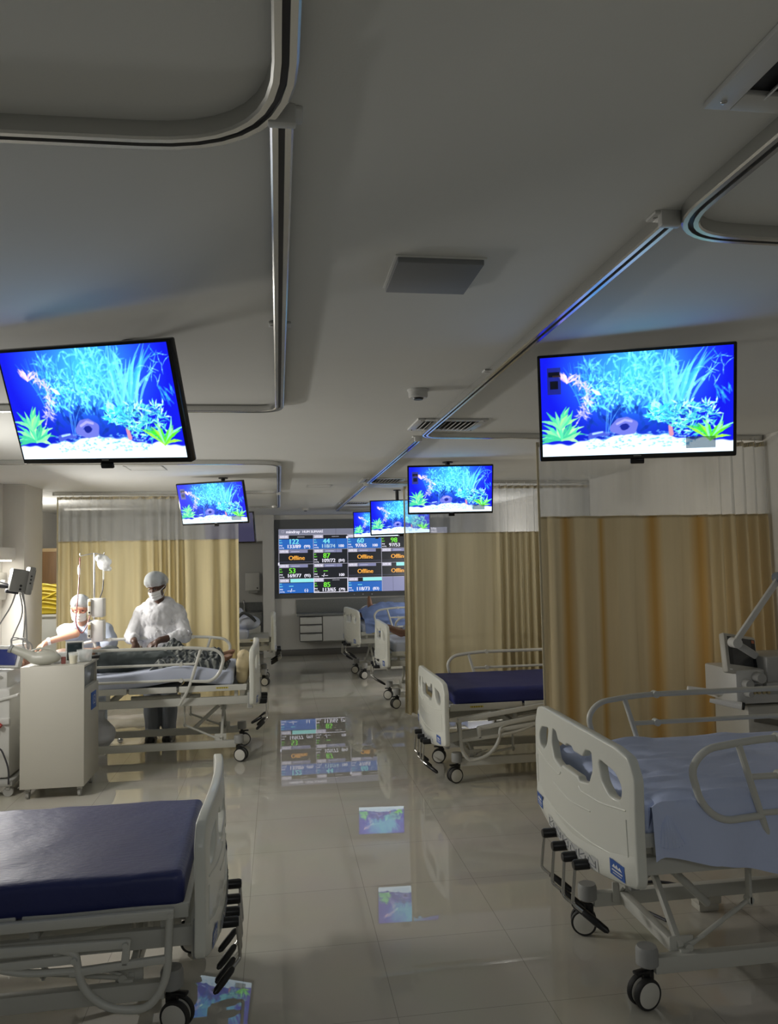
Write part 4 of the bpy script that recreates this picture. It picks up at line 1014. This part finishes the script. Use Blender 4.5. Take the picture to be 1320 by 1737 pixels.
# gap at the far left between the column and the beige curtain
t = thing('side_counter', 'grey counter with white top in the gap beside the column', 'counter', (-3.18, 11.2, 0))
MB().box((0, 0, .50), (.6, .5, 1.0), .005).build('body', M_GCAB, t); MB().box((0, 0, 1.015), (.64, .54, .03), .005).build('counter_top', M_LGREY, t)
t = thing('yellow_sack', 'creased yellow waste sack standing on the counter beside the column', 'sack', (-3.15, 11.15, 1.032))
g = MB(); g.box((0, 0, .20), (.42, .3, .40), .05); b0 = g.build('sack_body', M_YBAG, t)
g = MB()
for k in range(6): g.tube(fillet([(-.2, -.155, .08+.06*k), (0, -.17, .10+.06*k+.02*(k % 2)), (.2, -.155, .07+.06*k)], .1), .012, 8)
g.tube([(-.2, -.17, .10), (.2, -.17, .30)], .012, 8)
g.build('fold', M_YBAG, t)
t = thing('tall_cupboard', 'tall brown wooden cupboard door beyond the column', 'cupboard', (-3.20, 12.2, 0))
MB().box((0, 0, .97), (.55, .5, 1.94), .005).build('body', mat('pale_wood', (.46, .33, .17), .5), t); dd = MB().box((0, -.255, .97), (.44, .02, 1.84), .004).build('door', M_WOOD, t)
MB().cyl((.17, -.268, 1.0), (.17, -.30, 1.0), .015).build('knob', M_STEEL, dd)
t = thing('wall_soap_bottle', 'white soap bottle hanging by the edge of the beige curtain', 'bottle', (-2.72, 10.5, 1.50))
MB().lathe([(0, 0), (.05, 0), (.055, .05), (.045, .12), (.02, .15), (.02, .19), (0, .19)], 18).build('bottle_body', M_LGREY, t); MB().tube(fillet([(0, 0, .19), (0, 0, .30), (.05, 0, .31)], .02), .006).build('hanger', M_STEEL, t)

# ------------------------------------------------------------------ people
def head_shapes(mb, M, k=1.0):
    """head in local coords: centre of skull at origin, facing -y"""
    mb.X = M
    mb.ball((0, .012*k, .02*k), (.074*k, .092*k, .092*k), 20)
    mb.ball((0, -.018*k, -.045*k), (.058*k, .068*k, .072*k), 18)      # face and jaw
    mb.ball((0, -.062*k, -.095*k), (.026*k, .022*k, .020*k), 12)     # chin
    mb.caps((0, -.082*k, -.012*k), (0, -.100*k, -.042*k), .009*k, .014*k)   # nose
    mb.ball((0, -.078*k, .018*k), (.050*k, .012*k, .012*k), 14)      # brow
    for s in (-1, 1):
        mb.ball((s*.076*k, .012*k, -.018*k), (.012*k, .022*k, .034*k), 12)
        mb.ball((s*.036*k, -.066*k, -.035*k), (.020*k, .016*k, .016*k), 12)
    mb.caps((0, -.082*k, -.072*k), (0, -.083*k, -.074*k), .016*k)
    mb.X = Matrix.Identity(4)
def hand_shapes(mb, w, d, n, side, curl=.5, k=1.0):
    """hand from wrist point w along d, palm facing n, thumb on side*(d x n)"""
    w, d, n = V(*w), V(*d).normalized(), V(*n); n = (n-d*n.dot(d)).normalized(); s = d.cross(n)*side
    mb.caps(w, w+d*.03*k, .025*k, .028*k)
    for q in (-.026, -.009, .009, .026): mb.caps(w+d*.03*k+s*q*.7*k, w+d*.085*k+s*q*k, .016*k, .013*k)
    for q, ln in ((.030, .066), (.010, .076), (-.010, .070), (-.029, .055)):
        a = w+d*.088*k+s*q*k; c1 = curl*.6; c2 = curl*1.5
        b = a+(d*math.cos(c1)+n*math.sin(c1)+s*q*2)*ln*.5*k; c = b+(d*math.cos(c2)+n*math.sin(c2))*ln*.5*k
        mb.caps(a, b, .0098*k, .0090*k, 10); mb.caps(b, c, .0088*k, .0075*k, 10)
    a = w+d*.035*k+s*.022*k; b = a+(d*.55+s*.75+n*.25).normalized()*.045*k; c = b+(d*.9+s*.25+n*.4).normalized()*.034*k
    mb.caps(a, b, .014*k, .0115*k, 10); mb.caps(b, c, .0105*k, .0085*k, 10)
def headM(c, yaw, pitch, roll=0): return Matrix.Translation(c) @ Matrix.Rotation(yaw, 4, 'Z') @ Matrix.Rotation(pitch, 4, 'X') @ Matrix.Rotation(roll, 4, 'Y')
def cap_and_mask(t, M, cap_bulge=1.0, mask=True, hair=True):
    g = MB(); g.X = M
    prof = []
    def capf(s, q):
        th = s*2*PI; ph = q*PI*.60
        r = 1+.05*math.sin(9*th)*q+.04*math.sin(5*th+2)*q
        if q > .9: r *= .94
        x = .092*math.sin(ph)*math.sin(th)*r*cap_bulge; y = .018+.112*math.sin(ph)*math.cos(th)*r*cap_bulge; z = .030+.098*math.cos(ph)*cap_bulge+.03*(-math.cos(th))*math.sin(ph)
        return (x, y, z)
    g.grid(capf, 40, 14); g.build('surgical_cap', M_NET, t, ang=180)
    if hair:
        g = MB(); g.X = M
        g.ball((0, .020, .038), (.079, .094, .082), 20); g.ball((0, .055, -.02), (.066, .055, .06), 16); g.build('hair', M_HAIR, t)
    if mask:
        g = MB(); g.X = M
        def mf(s, q):
            a = (s-.5)*2.3; z = -.020-.092*q
            rx = .073-.006*q; ry = .105-.012*abs(q-.4); p = .014*math.exp(-((s-.5)/.16)**2)*(1-.5*q)
            return (rx*math.sin(a), -.012-ry*math.cos(a)*.80-p-.012+.004*math.sin(q*19), z+.012*abs(s-.5)*(1 if q < .5 else -1)*-1)
        g.grid(mf, 18, 12, flip=True)
        o = g.build('face_mask', M_MASK, t, ang=180)
        for s in (-1, 1):
            g = MB(); g.X = M
            g.tube(fillet([(s*.064, -.052, -.03), (s*.082, .0, -.02), (s*.084, .03, -.005)], .03), .0025, 6); g.tube(fillet([(s*.06, -.048, -.105), (s*.08, .0, -.06), (s*.084, .028, -.01)], .03), .0025, 6)
            g.build('mask_loop', M_MASK, t)
    g = MB(); g.X = M
    for s in (-1, 1): g.ball((s*.031, -.083, -.004), (.011, .006, .006), 10)
    g.build('eyes', mat('eye_dark', (.01, .01, .012), .2), t)

# --- standing nurse
def standing_nurse():
    t = thing('person', 'standing person in white gown, net cap and face mask bending over the patient', 'person', (-1.14, 7.74, 0))
    O = Matrix.Translation((1.14, -7.74, 0))
    hM = O @ headM((-1.145, 7.575, 1.485), R(-22), R(24), R(-4))
    b = MB(); head_shapes(b, hM, .98)
    b.X = O
    b.caps((-1.12, 7.66, 1.30), (-1.135, 7.60, 1.42), .056, .052)
    b.caps((-1.13, 7.74, .92), (-1.13, 7.69, 1.16), .125, .13); b.caps((-1.24, 7.69, 1.20), (-1.02, 7.69, 1.20), .070, .070)
    b.caps((-1.21, 7.75, .88), (-1.05, 7.75, .88), .11, .11)
    arms = [((-1.31, 7.68, 1.23), (-1.375, 7.60, 1.02), (-1.315, 7.42, .975), -1), ((-.945, 7.68, 1.23), (-.885, 7.58, 1.01), (-1.09, 7.41, .985), 1)]
    for s, e, w, sd in arms: b.caps(V(*s)-V(0, 0, .02), e, .045, .042); b.caps(e, w, .041, .030)
    hand_shapes(b, (-1.315, 7.42, .975), (.28, -.25, -.85), (.1, .8, -.3), -1, .5)
    hand_shapes(b, (-1.09, 7.41, .985), (-.75, -.2, -.42), (0, .35, -.8), 1, .55)
    for s in (-1, 1):
        x = -1.13+s*.085
        b.caps((x, 7.75, .86), (x+s*-.005, 7.72, .48), .085, .058); b.caps((x-s*.005, 7.72, .48), (x-s*.008, 7.74, .10), .056, .040)
        b.caps((x-s*.008, 7.76, .05), (x-s*.02, 7.60, .04), .042, .036)
    me = blob(b, .0075, 5, 'body'); me.materials.append(M_SKIND); put('body', me, t)
    cap_and_mask(t, hM, 1.1)
    g = MB(); g.X = O
    g.caps((-1.13, 7.74, .78), (-1.13, 7.69, 1.14), .155, .135); g.caps((-1.265, 7.69, 1.205), (-.99, 7.69, 1.205), .082, .082); g.caps((-1.18, 7.675, 1.285), (-1.06, 7.675, 1.285), .085, .085); g.ball((-1.13, 7.665, 1.19), (.165, .125, .14), 20)
    g.ball((-1.13, 7.67, 1.02), (.165, .135, .14), 20); g.ball((-1.12, 7.66, .90), (.16, .14, .10), 20)
    for s, e, w, sd in arms:
        s, e, w = V(*s), V(*e), V(*w); m = e.lerp(w, .52)
        g.caps(s-V(0, 0, .03), e, .062, .060); g.caps(e, m, .060, .050); g.ball(m, .052, 14); g.ball(e+V(0, 0, -.015), .063, 14)
    g.caps((-1.265, 7.69, 1.19), (-.99, 7.69, 1.19), .085, .085)
    for q in (-1, 1): g.caps((-1.13+q*.05, 7.675, 1.285), (-1.13+q*.155, 7.69, 1.205), .080, .086); g.caps((-1.13+q*.13, 7.68, 1.16), (-1.13+q*.14, 7.69, .98), .085, .075)
    me = blob(g, .008, 14, 'gown')
    for v in me.vertices:
        p = v.co; v.co = p+v.normal*(.006+.014*nz(p.x*8+p.z*4, p.y*8, p.z*11-p.x*5)+.016*(abs(nz(p.x*17+p.z*9, p.y*14, p.z*15))-.2)+.005*nz(p.x*34, p.y*30, p.z*24))
    me.materials.append(M_GOWN); put('gown', me, t)
    g = MB(); g.X = O
    for s in (-1, 1):
        x = -1.13+s*.085
        g.caps((x, 7.75, .84), (x-s*.005, 7.72, .48), .105, .085); g.caps((x-s*.005, 7.72, .48), (x-s*.008, 7.74, .13), .085, .070)
    me = blob(g, .009, 4, 'trousers')
    for v in me.vertices: p = v.co; v.co = p+v.normal*.008*nz(p.x*12, p.y*12, p.z*9)
    me.materials.append(M_GTROU); put('trousers', me, t)
    for s in (-1, 1):
        g = MB(); g.X = O; x = -1.13+s*.093
        g.caps((x, 7.77, .055), (x-s*.015, 7.585, .045), .050, .046); g.box((x-s*.008, 7.675, .012), (.095, .28, .024), .010)
        me = blob(g, .007, 4, 'shoe'); me.materials.append(M_BLK); put('shoe', me, t)
standing_nurse()

# --- seated nurse
def seated_nurse():
    o_ = V(-.085, .20, -.01)
    t = thing('person', 'seated person in pale blue scrubs, net cap, glasses and mask reaching to the left', 'person', (-1.86, 8.0, 0))
    O = Matrix.Translation(V(1.86, -8.0, 0)+o_)
    hM = O @ headM((-1.80, 7.595, 1.295), R(8), R(16), R(4))
    b = MB(); head_shapes(b, hM, .95); b.X = O
    b.caps((-1.79, 7.68, 1.10), (-1.797, 7.62, 1.24), .050, .046)
    b.caps((-1.77, 7.80, .68), (-1.77, 7.71, .98), .125, .12); b.caps((-1.88, 7.70, 1.055), (-1.66, 7.70, 1.055), .075, .075)
    arms = [((-1.955, 7.68, 1.065), (-1.80, 7.44, 1.06), (-2.03, 7.36, 1.00), 1), ((-1.585, 7.68, 1.06), (-1.515, 7.62, .87), (-1.60, 7.40, .85), -1)]
    for s, e, w, sd in arms: b.caps(s, e, .046, .040); b.caps(e, w, .039, .028)
    hand_shapes(b, arms[0][2], (-.8, -.1, -.5), (-.3, .1, -.9), 1, .45)
    hand_shapes(b, arms[1][2], (-.6, -.6, -.2), (0, .2, -.9), -1, .5)
    for s in (-1, 1):
        x = -1.77+s*.09
        b.caps((x, 7.82, .64), (x+s*.05, 7.60, .46), .085, .06); b.caps((x+s*.05, 7.60, .46), (x+s*.04, 7.72, .10), .055, .04); b.caps((x+s*.04, 7.74, .06), (x+s*.05, 7.58, .045), .042, .036)
    me = blob(b, .0075, 5, 'body'); me.materials.append(M_SKINL); put('body', me, t)
    cap_and_mask(t, hM)
    g = MB(); g.X = hM
    for s in (-1, 1): g.tube([(s*.034+.022*math.cos(a*PI/8), -.100, -.006+.017*math.sin(a*PI/8)) for a in range(16)], .0025, 6, closed=True); g.tube([(s*.056, -.098, 0), (s*.078, -.04, -.002), (s*.08, .01, -.008)], .0025, 6)
    g.tube([(-.012, -.101, -.002), (.012, -.101, -.002)], .0025, 6); g.build('glasses', mat('glasses_frame', (.25, .05, .04), .3), t)
    g = MB(); g.X = O
    g.caps((-1.77, 7.82, .62), (-1.77, 7.72, .98), .17, .145); g.caps((-1.90, 7.70, 1.045), (-1.64, 7.70, 1.045), .095, .095); g.caps((-1.84, 7.69, 1.11), (-1.73, 7.69, 1.11), .06, .06)
    for s, e, w, sd in arms:
        s, e = V(*s), V(*e); m = s.lerp(e, .62); g.caps(s, m, .082, .082)
    me = blob(g, .008, 5, 'scrub_top')
    for v in me.vertices: p = v.co; v.co = p+v.normal*(.009*nz(p.x*12, p.y*12, p.z*15))
    me.materials.append(M_SCRUB); put('scrub_top', me, t)
    g = MB(); g.X = O
    for s in (-1, 1):
        x = -1.77+s*.09
        g.caps((x, 7.82, .64), (x+s*.05, 7.60, .46), .105, .085); g.caps((x+s*.05, 7.60, .46), (x+s*.04, 7.72, .14), .082, .068)
    me = blob(g, .009, 4, 'trousers'); me.materials.append(M_SCRUB); put('trousers', me, t)
    for s in (-1, 1):
        g = MB(); g.X = O; x = -1.77+s*.13
        g.caps((x, 7.75, .055), (x+s*.01, 7.57, .045), .048, .044); me = blob(g, .008, 4, 'shoe'); me.materials.append(M_WHITE); put('shoe', me, t)
    g = MB(); g.X = O
    g.tube([arms[0][2], V(*arms[0][2]).lerp(V(*arms[0][1]), .1)], .034, 12); g.build('wrist_band', M_WHITE, t)
    s_ = thing('stool', 'round stool under the seated nurse', 'stool', (-1.86, 8.06, 0))
    MB().lathe([(0, .50), (.17, .50), (.18, .515), (.18, .545), (.16, .56), (0, .56)], 24).build('seat', M_HUB, s_); MB().cyl((0, 0, .10), (0, 0, .50), .025).build('stem', M_STEEL, s_)
    for k in range(5):
        a = 2*PI*k/5; l_ = MB().tube([(0, 0, .10), (.22*math.cos(a), .22*math.sin(a), .07)], .016).ball((.22*math.cos(a), .22*math.sin(a), .028), .028, 12).build('leg', M_STEEL, s_)
seated_nurse()

# --- patient in the occupied bed: lying with the feet towards the aisle
M_SKINM = mat('brown_skin', (.24, .125, .075), .55, bump=.05, bscale=90)
def lying(t, O, skin, zt, y0, foot_x, trous=None, hair=M_HAIR, toes_up=True, knee=.09, lift0=0.0):
    lift = lift0
    b = MB(); b.X = O
    hx = foot_x-1.62
    hM = O @ Matrix.Translation((hx, y0, zt+.13)) @ Matrix.Rotation(PI/2, 4, 'Z') @ Matrix.Rotation(R(-82), 4, 'X') 
    head_shapes(b, hM, .98); b.X = O
    b.caps((hx+.12, y0, zt+.10), (hx+.22, y0, zt+.10), .052, .056)
    b.caps((hx+.32, y0, zt+.115), (hx+.72, y0, zt+.11), .115, .115); b.caps((hx+.27, y0-.11, zt+.10), (hx+.27, y0+.11, zt+.10), .08, .08)
    for s in (-1, 1):
        b.caps((hx+.27, y0+s*.17, zt+.09), (hx+.55, y0+s*.25, zt+.06), .05, .042); b.caps((hx+.55, y0+s*.25, zt+.06), (hx+.60, y0+s*.12, zt+.20), .04, .028)
        hand_shapes(b, (hx+.60, y0+s*.12, zt+.20), (.1, -s, .12), (0, 0, -1), -s, .3)
        b.caps((hx+.80, y0+s*.08, zt+.10), (hx+1.18, y0+s*.12, zt+.07+knee), .088, .062); lift = lift0 if s > 0 else min(lift0, 0)
        b.caps((hx+1.18, y0+s*.12, zt+.07+knee), (hx+1.55, y0+s*.11, zt+.055+lift), .060, .038)
        f0 = V(hx+1.585, y0+s*.11, zt+.05+lift)
        td_ = (V(.03, s*.05, .19) if s > 0 or lift0 == 0 else V(.12, s*.1, .04)) if toes_up else V(.17, s*.06, .08)
        b.caps(f0, f0+td_*.6, .042, .038); b.caps(f0+td_*.6, f0+td_, .036, .024); b.caps(f0-V(.06, 0, 0), f0+td_*.45, .04, .034)
        for k in range(5): b.caps(f0+td_*.92+V(0, (k-2)*.014, 0), f0+td_*1.12+V(.0, (k-2)*.016, 0), .0105-.0008*(k if s < 0 else 4-k), .008, 8)
    me = blob(b, .009, 4, 'body'); me.materials.append(skin); put('body', me, t)
    g = MB(); g.X = hM; g.ball((0, .03, .03), (.080, .085, .085), 18); g.build('hair', hair, t)
    if trous:
        g = MB(); g.X = O
        g.caps((hx+.70, y0-.06, zt+.115), (hx+.70, y0+.06, zt+.115), .125, .125)
        for s in (-1, 1): g.caps((hx+.76, y0+s*.08, zt+.10), (hx+1.18, y0+s*.12, zt+.06+knee), .102, .082); g.caps((hx+1.18, y0+s*.12, zt+.06+knee), (hx+1.48, y0+s*.11, zt+.07+lift*.9), .080, .064)
        me = blob(g, .009, 4, 'trousers')
        for v in me.vertices: p = v.co; v.co = p+v.normal*(.014*nz(p.x*9, p.y*14, p.z*14)+.006*nz(p.x*25, p.y*30, p.z*20))
        me.materials.append(trous); put('trousers', me, t)
t13 = thing('person', 'patient in dark trousers lying on the occupied left bed, bare feet to the aisle', 'person', (-1.3, 7.08, .74))
lying(t13, Matrix.Translation((1.3, -7.08, -.74)), M_SKINM, .745, 7.08, -.56, mat('dark_cloth_trousers', (.06, .072, .072), .9, bump=.4, bscale=18, var=.15), toes_up=False, knee=.05)
# rumpled striped blanket over the shins
g = MB()
def blk(s, q):
    x = -1.10+.66*s; y = 6.70+.68*q; e = min(1, 8*min(s, 1-s, q, 1-q)+.0)
    h = .075+.085*math.exp(-((q-.55)/.35)**2)+.09*math.exp(-((x+.93)/.10)**2)*math.exp(-((q-.70)/.25)**2)
    h *= .25+.75*e
    h += (.030*abs(nz(x*9, y*7, 1))+.022*abs(nz(x*20, y*16, 4))+.012*nz(x*34, y*30, 2))*e
    return (x, y, .752+h)
g.grid(blk, 90, 70); g.grid(lambda s, q: (lambda p: (p[0], p[1], .750))(blk(s, q)), 30, 30, flip=True)
ob = g.build('blanket', M_BLANK, None, ang=180); 
nt_ = M_BLANK.node_tree; wv = nt_.nodes.new('ShaderNodeTexWave'); wv.inputs['Scale'].default_value = 6; wv.inputs['Distortion'].default_value = 14; wv.inputs['Detail'].default_value = 2
tc_ = nt_.nodes.new('ShaderNodeTexCoord'); nt_.links.new(tc_.outputs['Object'], wv.inputs['Vector'])
cr_ = nt_.nodes.new('ShaderNodeMix'); cr_.data_type = 'RGBA'; cr_.inputs[6].default_value = (.035, .042, .045, 1); cr_.inputs[7].default_value = (.22, .23, .21, 1)
mr_ = nt_.nodes.new('ShaderNodeMapRange'); mr_.inputs[1].default_value = .60; mr_.inputs[2].default_value = .95
nt_.links.new(wv.outputs['Fac'], mr_.inputs[0]); nt_.links.new(mr_.outputs[0], cr_.inputs[0]); nt_.links.new(cr_.outputs[2], nt_.nodes['Principled BSDF'].inputs['Base Color'])
tag(ob, 'rumpled dark striped blanket over the shins of the patient on the occupied left bed', 'blanket')
t = thing('heel_cushion', 'beige foam cushion standing against the footboard of the occupied bed', 'cushion', (-.318, 7.0, .645))
g = MB(); g.box((0, 0, .12), (.10, .46, .24), .05, seg=3); g.caps((0, -.2, .17), (0, .2, .19), .055, .06); me_ = blob(g, .012, 5, 'cushion_body')
for v in me_.vertices: p = v.co; v.co = p+v.normal*.012*nz(p.x*10, p.y*7, p.z*9)
me_.materials.append(M_BEIGE); put('cushion_body', me_, t)
t = thing('plastic_sack', 'white plastic sack hanging under the occupied bed behind the cabinet', 'sack', (-1.50, 6.95, .12))
g = MB(); g.ball((0, 0, .13), (.11, .09, .13), 18); g.caps((-.02, 0, .22), (0, .02, .34), .03, .02); me_ = blob(g, .012, 3, 'sack_body')
for v in me_.vertices: p = v.co; v.co = p+v.normal*.02*nz(p.x*14, p.y*14, p.z*14)
me_.materials.append(mat('white_sack', (.62, .64, .70), .4)); put('sack_body', me_, t)

# --- patient of the farthest bed under a blue cover, one foot up; patient of the third bed, a bare leg
t = thing('person', 'patient under a blue cover on the farthest bed with one foot showing', 'person', (2.0, 11.35, .79))
O4 = Matrix.Translation((-2.0, -11.35, -.79)) @ Matrix.Translation((1.12, 11.35, 0)) @ Matrix.Rotation(R(186), 4, 'Z') @ Matrix.Translation((0, -11.35, 0))
lying(t, O4, M_SKINM, .79, 11.35, -.16, M_SHEET, knee=.06, lift0=.10)
g = MB()
def cov(s, q):
    u = .13+1.47*s; v = -.52+1.04*q; a = abs(v); top = .43
    e = min(1, 7*min(s, 1-s)+.15)
    h = (.11+.10*math.exp(-((a-.12)/.14)**2)+.04*math.exp(-((u-.62)/.25)**2))*(.55+.45*e)
    z = .80+h*max(0, 1-(a/top)**4)
    if a > top: z -= (a-top)*1.6
    z += .02*nz(u*9, v*9, 3)+.012*nz(u*22, v*22, 5)
    return (u, max(-.465, min(.465, v)), z)
g.grid(cov, 60, 40)
tag(g.build('blue_cover', mat('blue_cover_cloth', (.17, .24, .47), .9, bump=.3, bscale=15), None, (BED4[0][0], BED4[0][1], 0), (0, 0, BED4[1]), ang=180), 'blue cover draped over the patient of the farthest bed', 'cover')
t = thing('person', 'patient lying on the third right bed, bare leg showing behind the footboard', 'person', (2.0, 9.10, .77))
O3 = Matrix.Translation((-2.0, -9.10, -.77)) @ Matrix.Translation((1.4, 9.10, 0)) @ Matrix.Rotation(PI, 4, 'Z') @ Matrix.Translation((0, -9.10, 0))
lying(t, O3, M_SKINM, .765, 9.10, .02, M_WSHEET, knee=.03, toes_up=False)
# bundle on the far left bed
t = thing('bundle', 'pale bundle with dark strap lying on the far left bed', 'bundle', (-.42, 11.0, .76))
g = MB(); g.ball((0, 0, .08), (.17, .2, .10), 18); g.caps((-.08, 0, .10), (-.12, .0, .24), .08, .05); me_ = blob(g, .012, 4, 'bundle_body'); me_.materials.append(M_WSHEET); put('bundle_body', me_, t)
MB().tube(fillet([(-.18, -.15, .12), (-.06, -.16, .24), (.06, -.15, .16), (.10, -.15, .10)], .05), .022).build('strap', mat('dark_strap', (.05, .055, .06), .7), t)

# ------------------------------------------------------------------ ventilator by the nearest curtain
t = thing('ventilator', 'ventilator on a white trolley with tilted touch screen and folding arm', 'medical machine', (2.88, 4.42, 0))
MB().box((0, 0, .62), (.34, .36, .34), .02).box((.0, 0, .38), (.28, .30, .30), .02).build('trolley', M_WCAB, t)
MB().box((-.05, -.183, .70), (.17, .006, .035), .002, rot=(0, R(12), 0)).build('recess', mat('dark_slot_grey', (.16, .15, .12), .5), t)
g = MB().box((0, 0, .09), (.48, .50, .05), .02)
g.build('base', M_GREY, t)
for sx in (-1, 1):
    for sy in (-1, 1): MB().lathe([(0, -.013), (.04, -.013), (.04, .013), (0, .013)], 16, Matrix.Translation((sx*.2, sy*.2, .04)) @ Matrix.Rotation(PI/2, 4, 'X')).build('castor', M_HUB, t)
MB().box((-.01, 0, .90), (.44, .34, .20), .012).build('pneumatic_box', M_LGREY, t)
MB().box((.12, -.05, .965), (.34, .30, .22), .012).build('rear_housing', M_GREY, t)
g = MB()
for k, (x, z, r) in enumerate(((-.17, .92, .030), (-.10, .955, .034), (-.10, .89, .026), (-.17, .865, .02), (-.03, .90, .022))): g.cyl((x, -.165, z), (x, -.215-.01*(k % 2), z), r, r*.85, 16)
g.box((-.02, -.20, .915), (.10, .04, .025), .006); g.build('ports', M_GREY, t)
g = MB()
for k in range(4): g.cyl((-.15+.03*k, -.20, .875), (-.15+.03*k, -.225, .875), .010)
g.build('valve', mat('brass_beige', (.40, .33, .16), .4), t)
g = MB().cyl((-.44, -.06, .872), (-.16, -.06, .872), .02, .012).cyl((-.40, -.20, .80), (-.15, -.17, .83), .006, .024)
g = MB().tube([(-.42, .04, .865), (-.20, -.02, .84)], [.020, .016]).tube([(-.21, -.18, .795), (-.36, -.10, .82)], [.024, .012])
g.build('handlebar', M_WHITE, t); MB().cyl((-.205, -.182, .794), (-.195, -.187, .792), .022).build('bar_cap', M_BLK, t)
sT = (R(-14), R(10), R(16))
sc_ = MB().box((-.16, -.10, 1.08), (.265, .045, .235), .014, rot=sT).build('screen_frame', M_WCAB, t)
Ms = Matrix.Translation((-.16, -.10, 1.08)) @ Euler(sT).to_matrix().to_4x4()
g = MB(); g.X = Ms; g.box((.004, -.0235, .014), (.225, .002, .165)); g.build('touch_screen', mat('vent_screen', (.05, .052, .055), .15), sc_)
g = MB(); g.X = Ms; g.box((-.094, -.0248, .014), (.028, .001, .165)); g.box((.098, -.0248, .014), (.028, .001, .165)); g.build('soft_keys', M_DKGL, sc_)
g = MB(); g.X = Ms; g.box((.098, -.0258, .083), (.022, .001, .018)); g.build('alarm_key', mat('orange_key', (.5, .16, .07), .4), sc_)
g = MB(); g.X = Ms; g.cyl((.085, -.02, -.10), (.085, -.04, -.10), .013); g.build('dial', M_HUB, sc_)
g = MB(); g.X = Ms; g.box((-.105, -.0235, -.098), (.022, .002, .008)); g.build('status_light', M_WHITE, sc_)
g = MB(); g.X = Ms; g.box((-.02, -.0235, -.098), (.025, .001, .004)); g.build('maker_mark', M_GREY, sc_)
A0, A1, A2, A3 = (-.245, -.20, 1.165), (.10, -.14, 1.535), (.22, -.06, 1.10), (-.135, -.24, 1.085)
g = MB(); g.beam(A0, A1, .022, .038, .008); g.beam(A1, A2, .022, .038, .008); g.build('folding_arm', M_LGREY, t)
MB().beam(A0, A3, .03, .042, .01).build('arm_tip', M_GREY, t)
g = MB(); g.cyl((A1[0], A1[1]-.03, A1[2]), (A1[0], A1[1]+.03, A1[2]), .032); g.build('arm_joint', mat('joint_blue_grey', (.20, .24, .30), .4), t)
MB().cyl((A1[0], A1[1]-.031, A1[2]), (A1[0], A1[1]-.036, A1[2]), .018).build('joint_cap', mat('navy_cap', (.01, .02, .07), .4), t)
MB().cyl((A0[0], A0[1]-.03, A0[2]), (A0[0], A0[1]+.03, A0[2]), .030).build('elbow_joint', M_LGREY, t)
MB().box((.06, -.19, .60), (.03, .012, .13), .005).build('blue_latch', mat('navy_cap', (.01, .02, .07), .4), t)
# floor items between the near right bed's wheels
tag(MB().box((0, 0, .06), (.12, .10, .05), .01).box((0.0, 0, .018), (.10, .08, .036), .006).build('power_adapter', M_WCAB, None, (2.0, 3.55, 0)), 'small white power adapter on the floor under the near right bed', 'adapter')
tag(MB().tube(fillet([(1.75, 3.45, .008), (1.62, 3.75, .008), (1.9, 3.9, .008), (2.1, 3.7, .008), (2.02, 3.58, .02)], .15, 6), .007, 8).build('extension_cable', M_DCABLE), 'dark cord lying on the floor under the near right bed', 'cord')
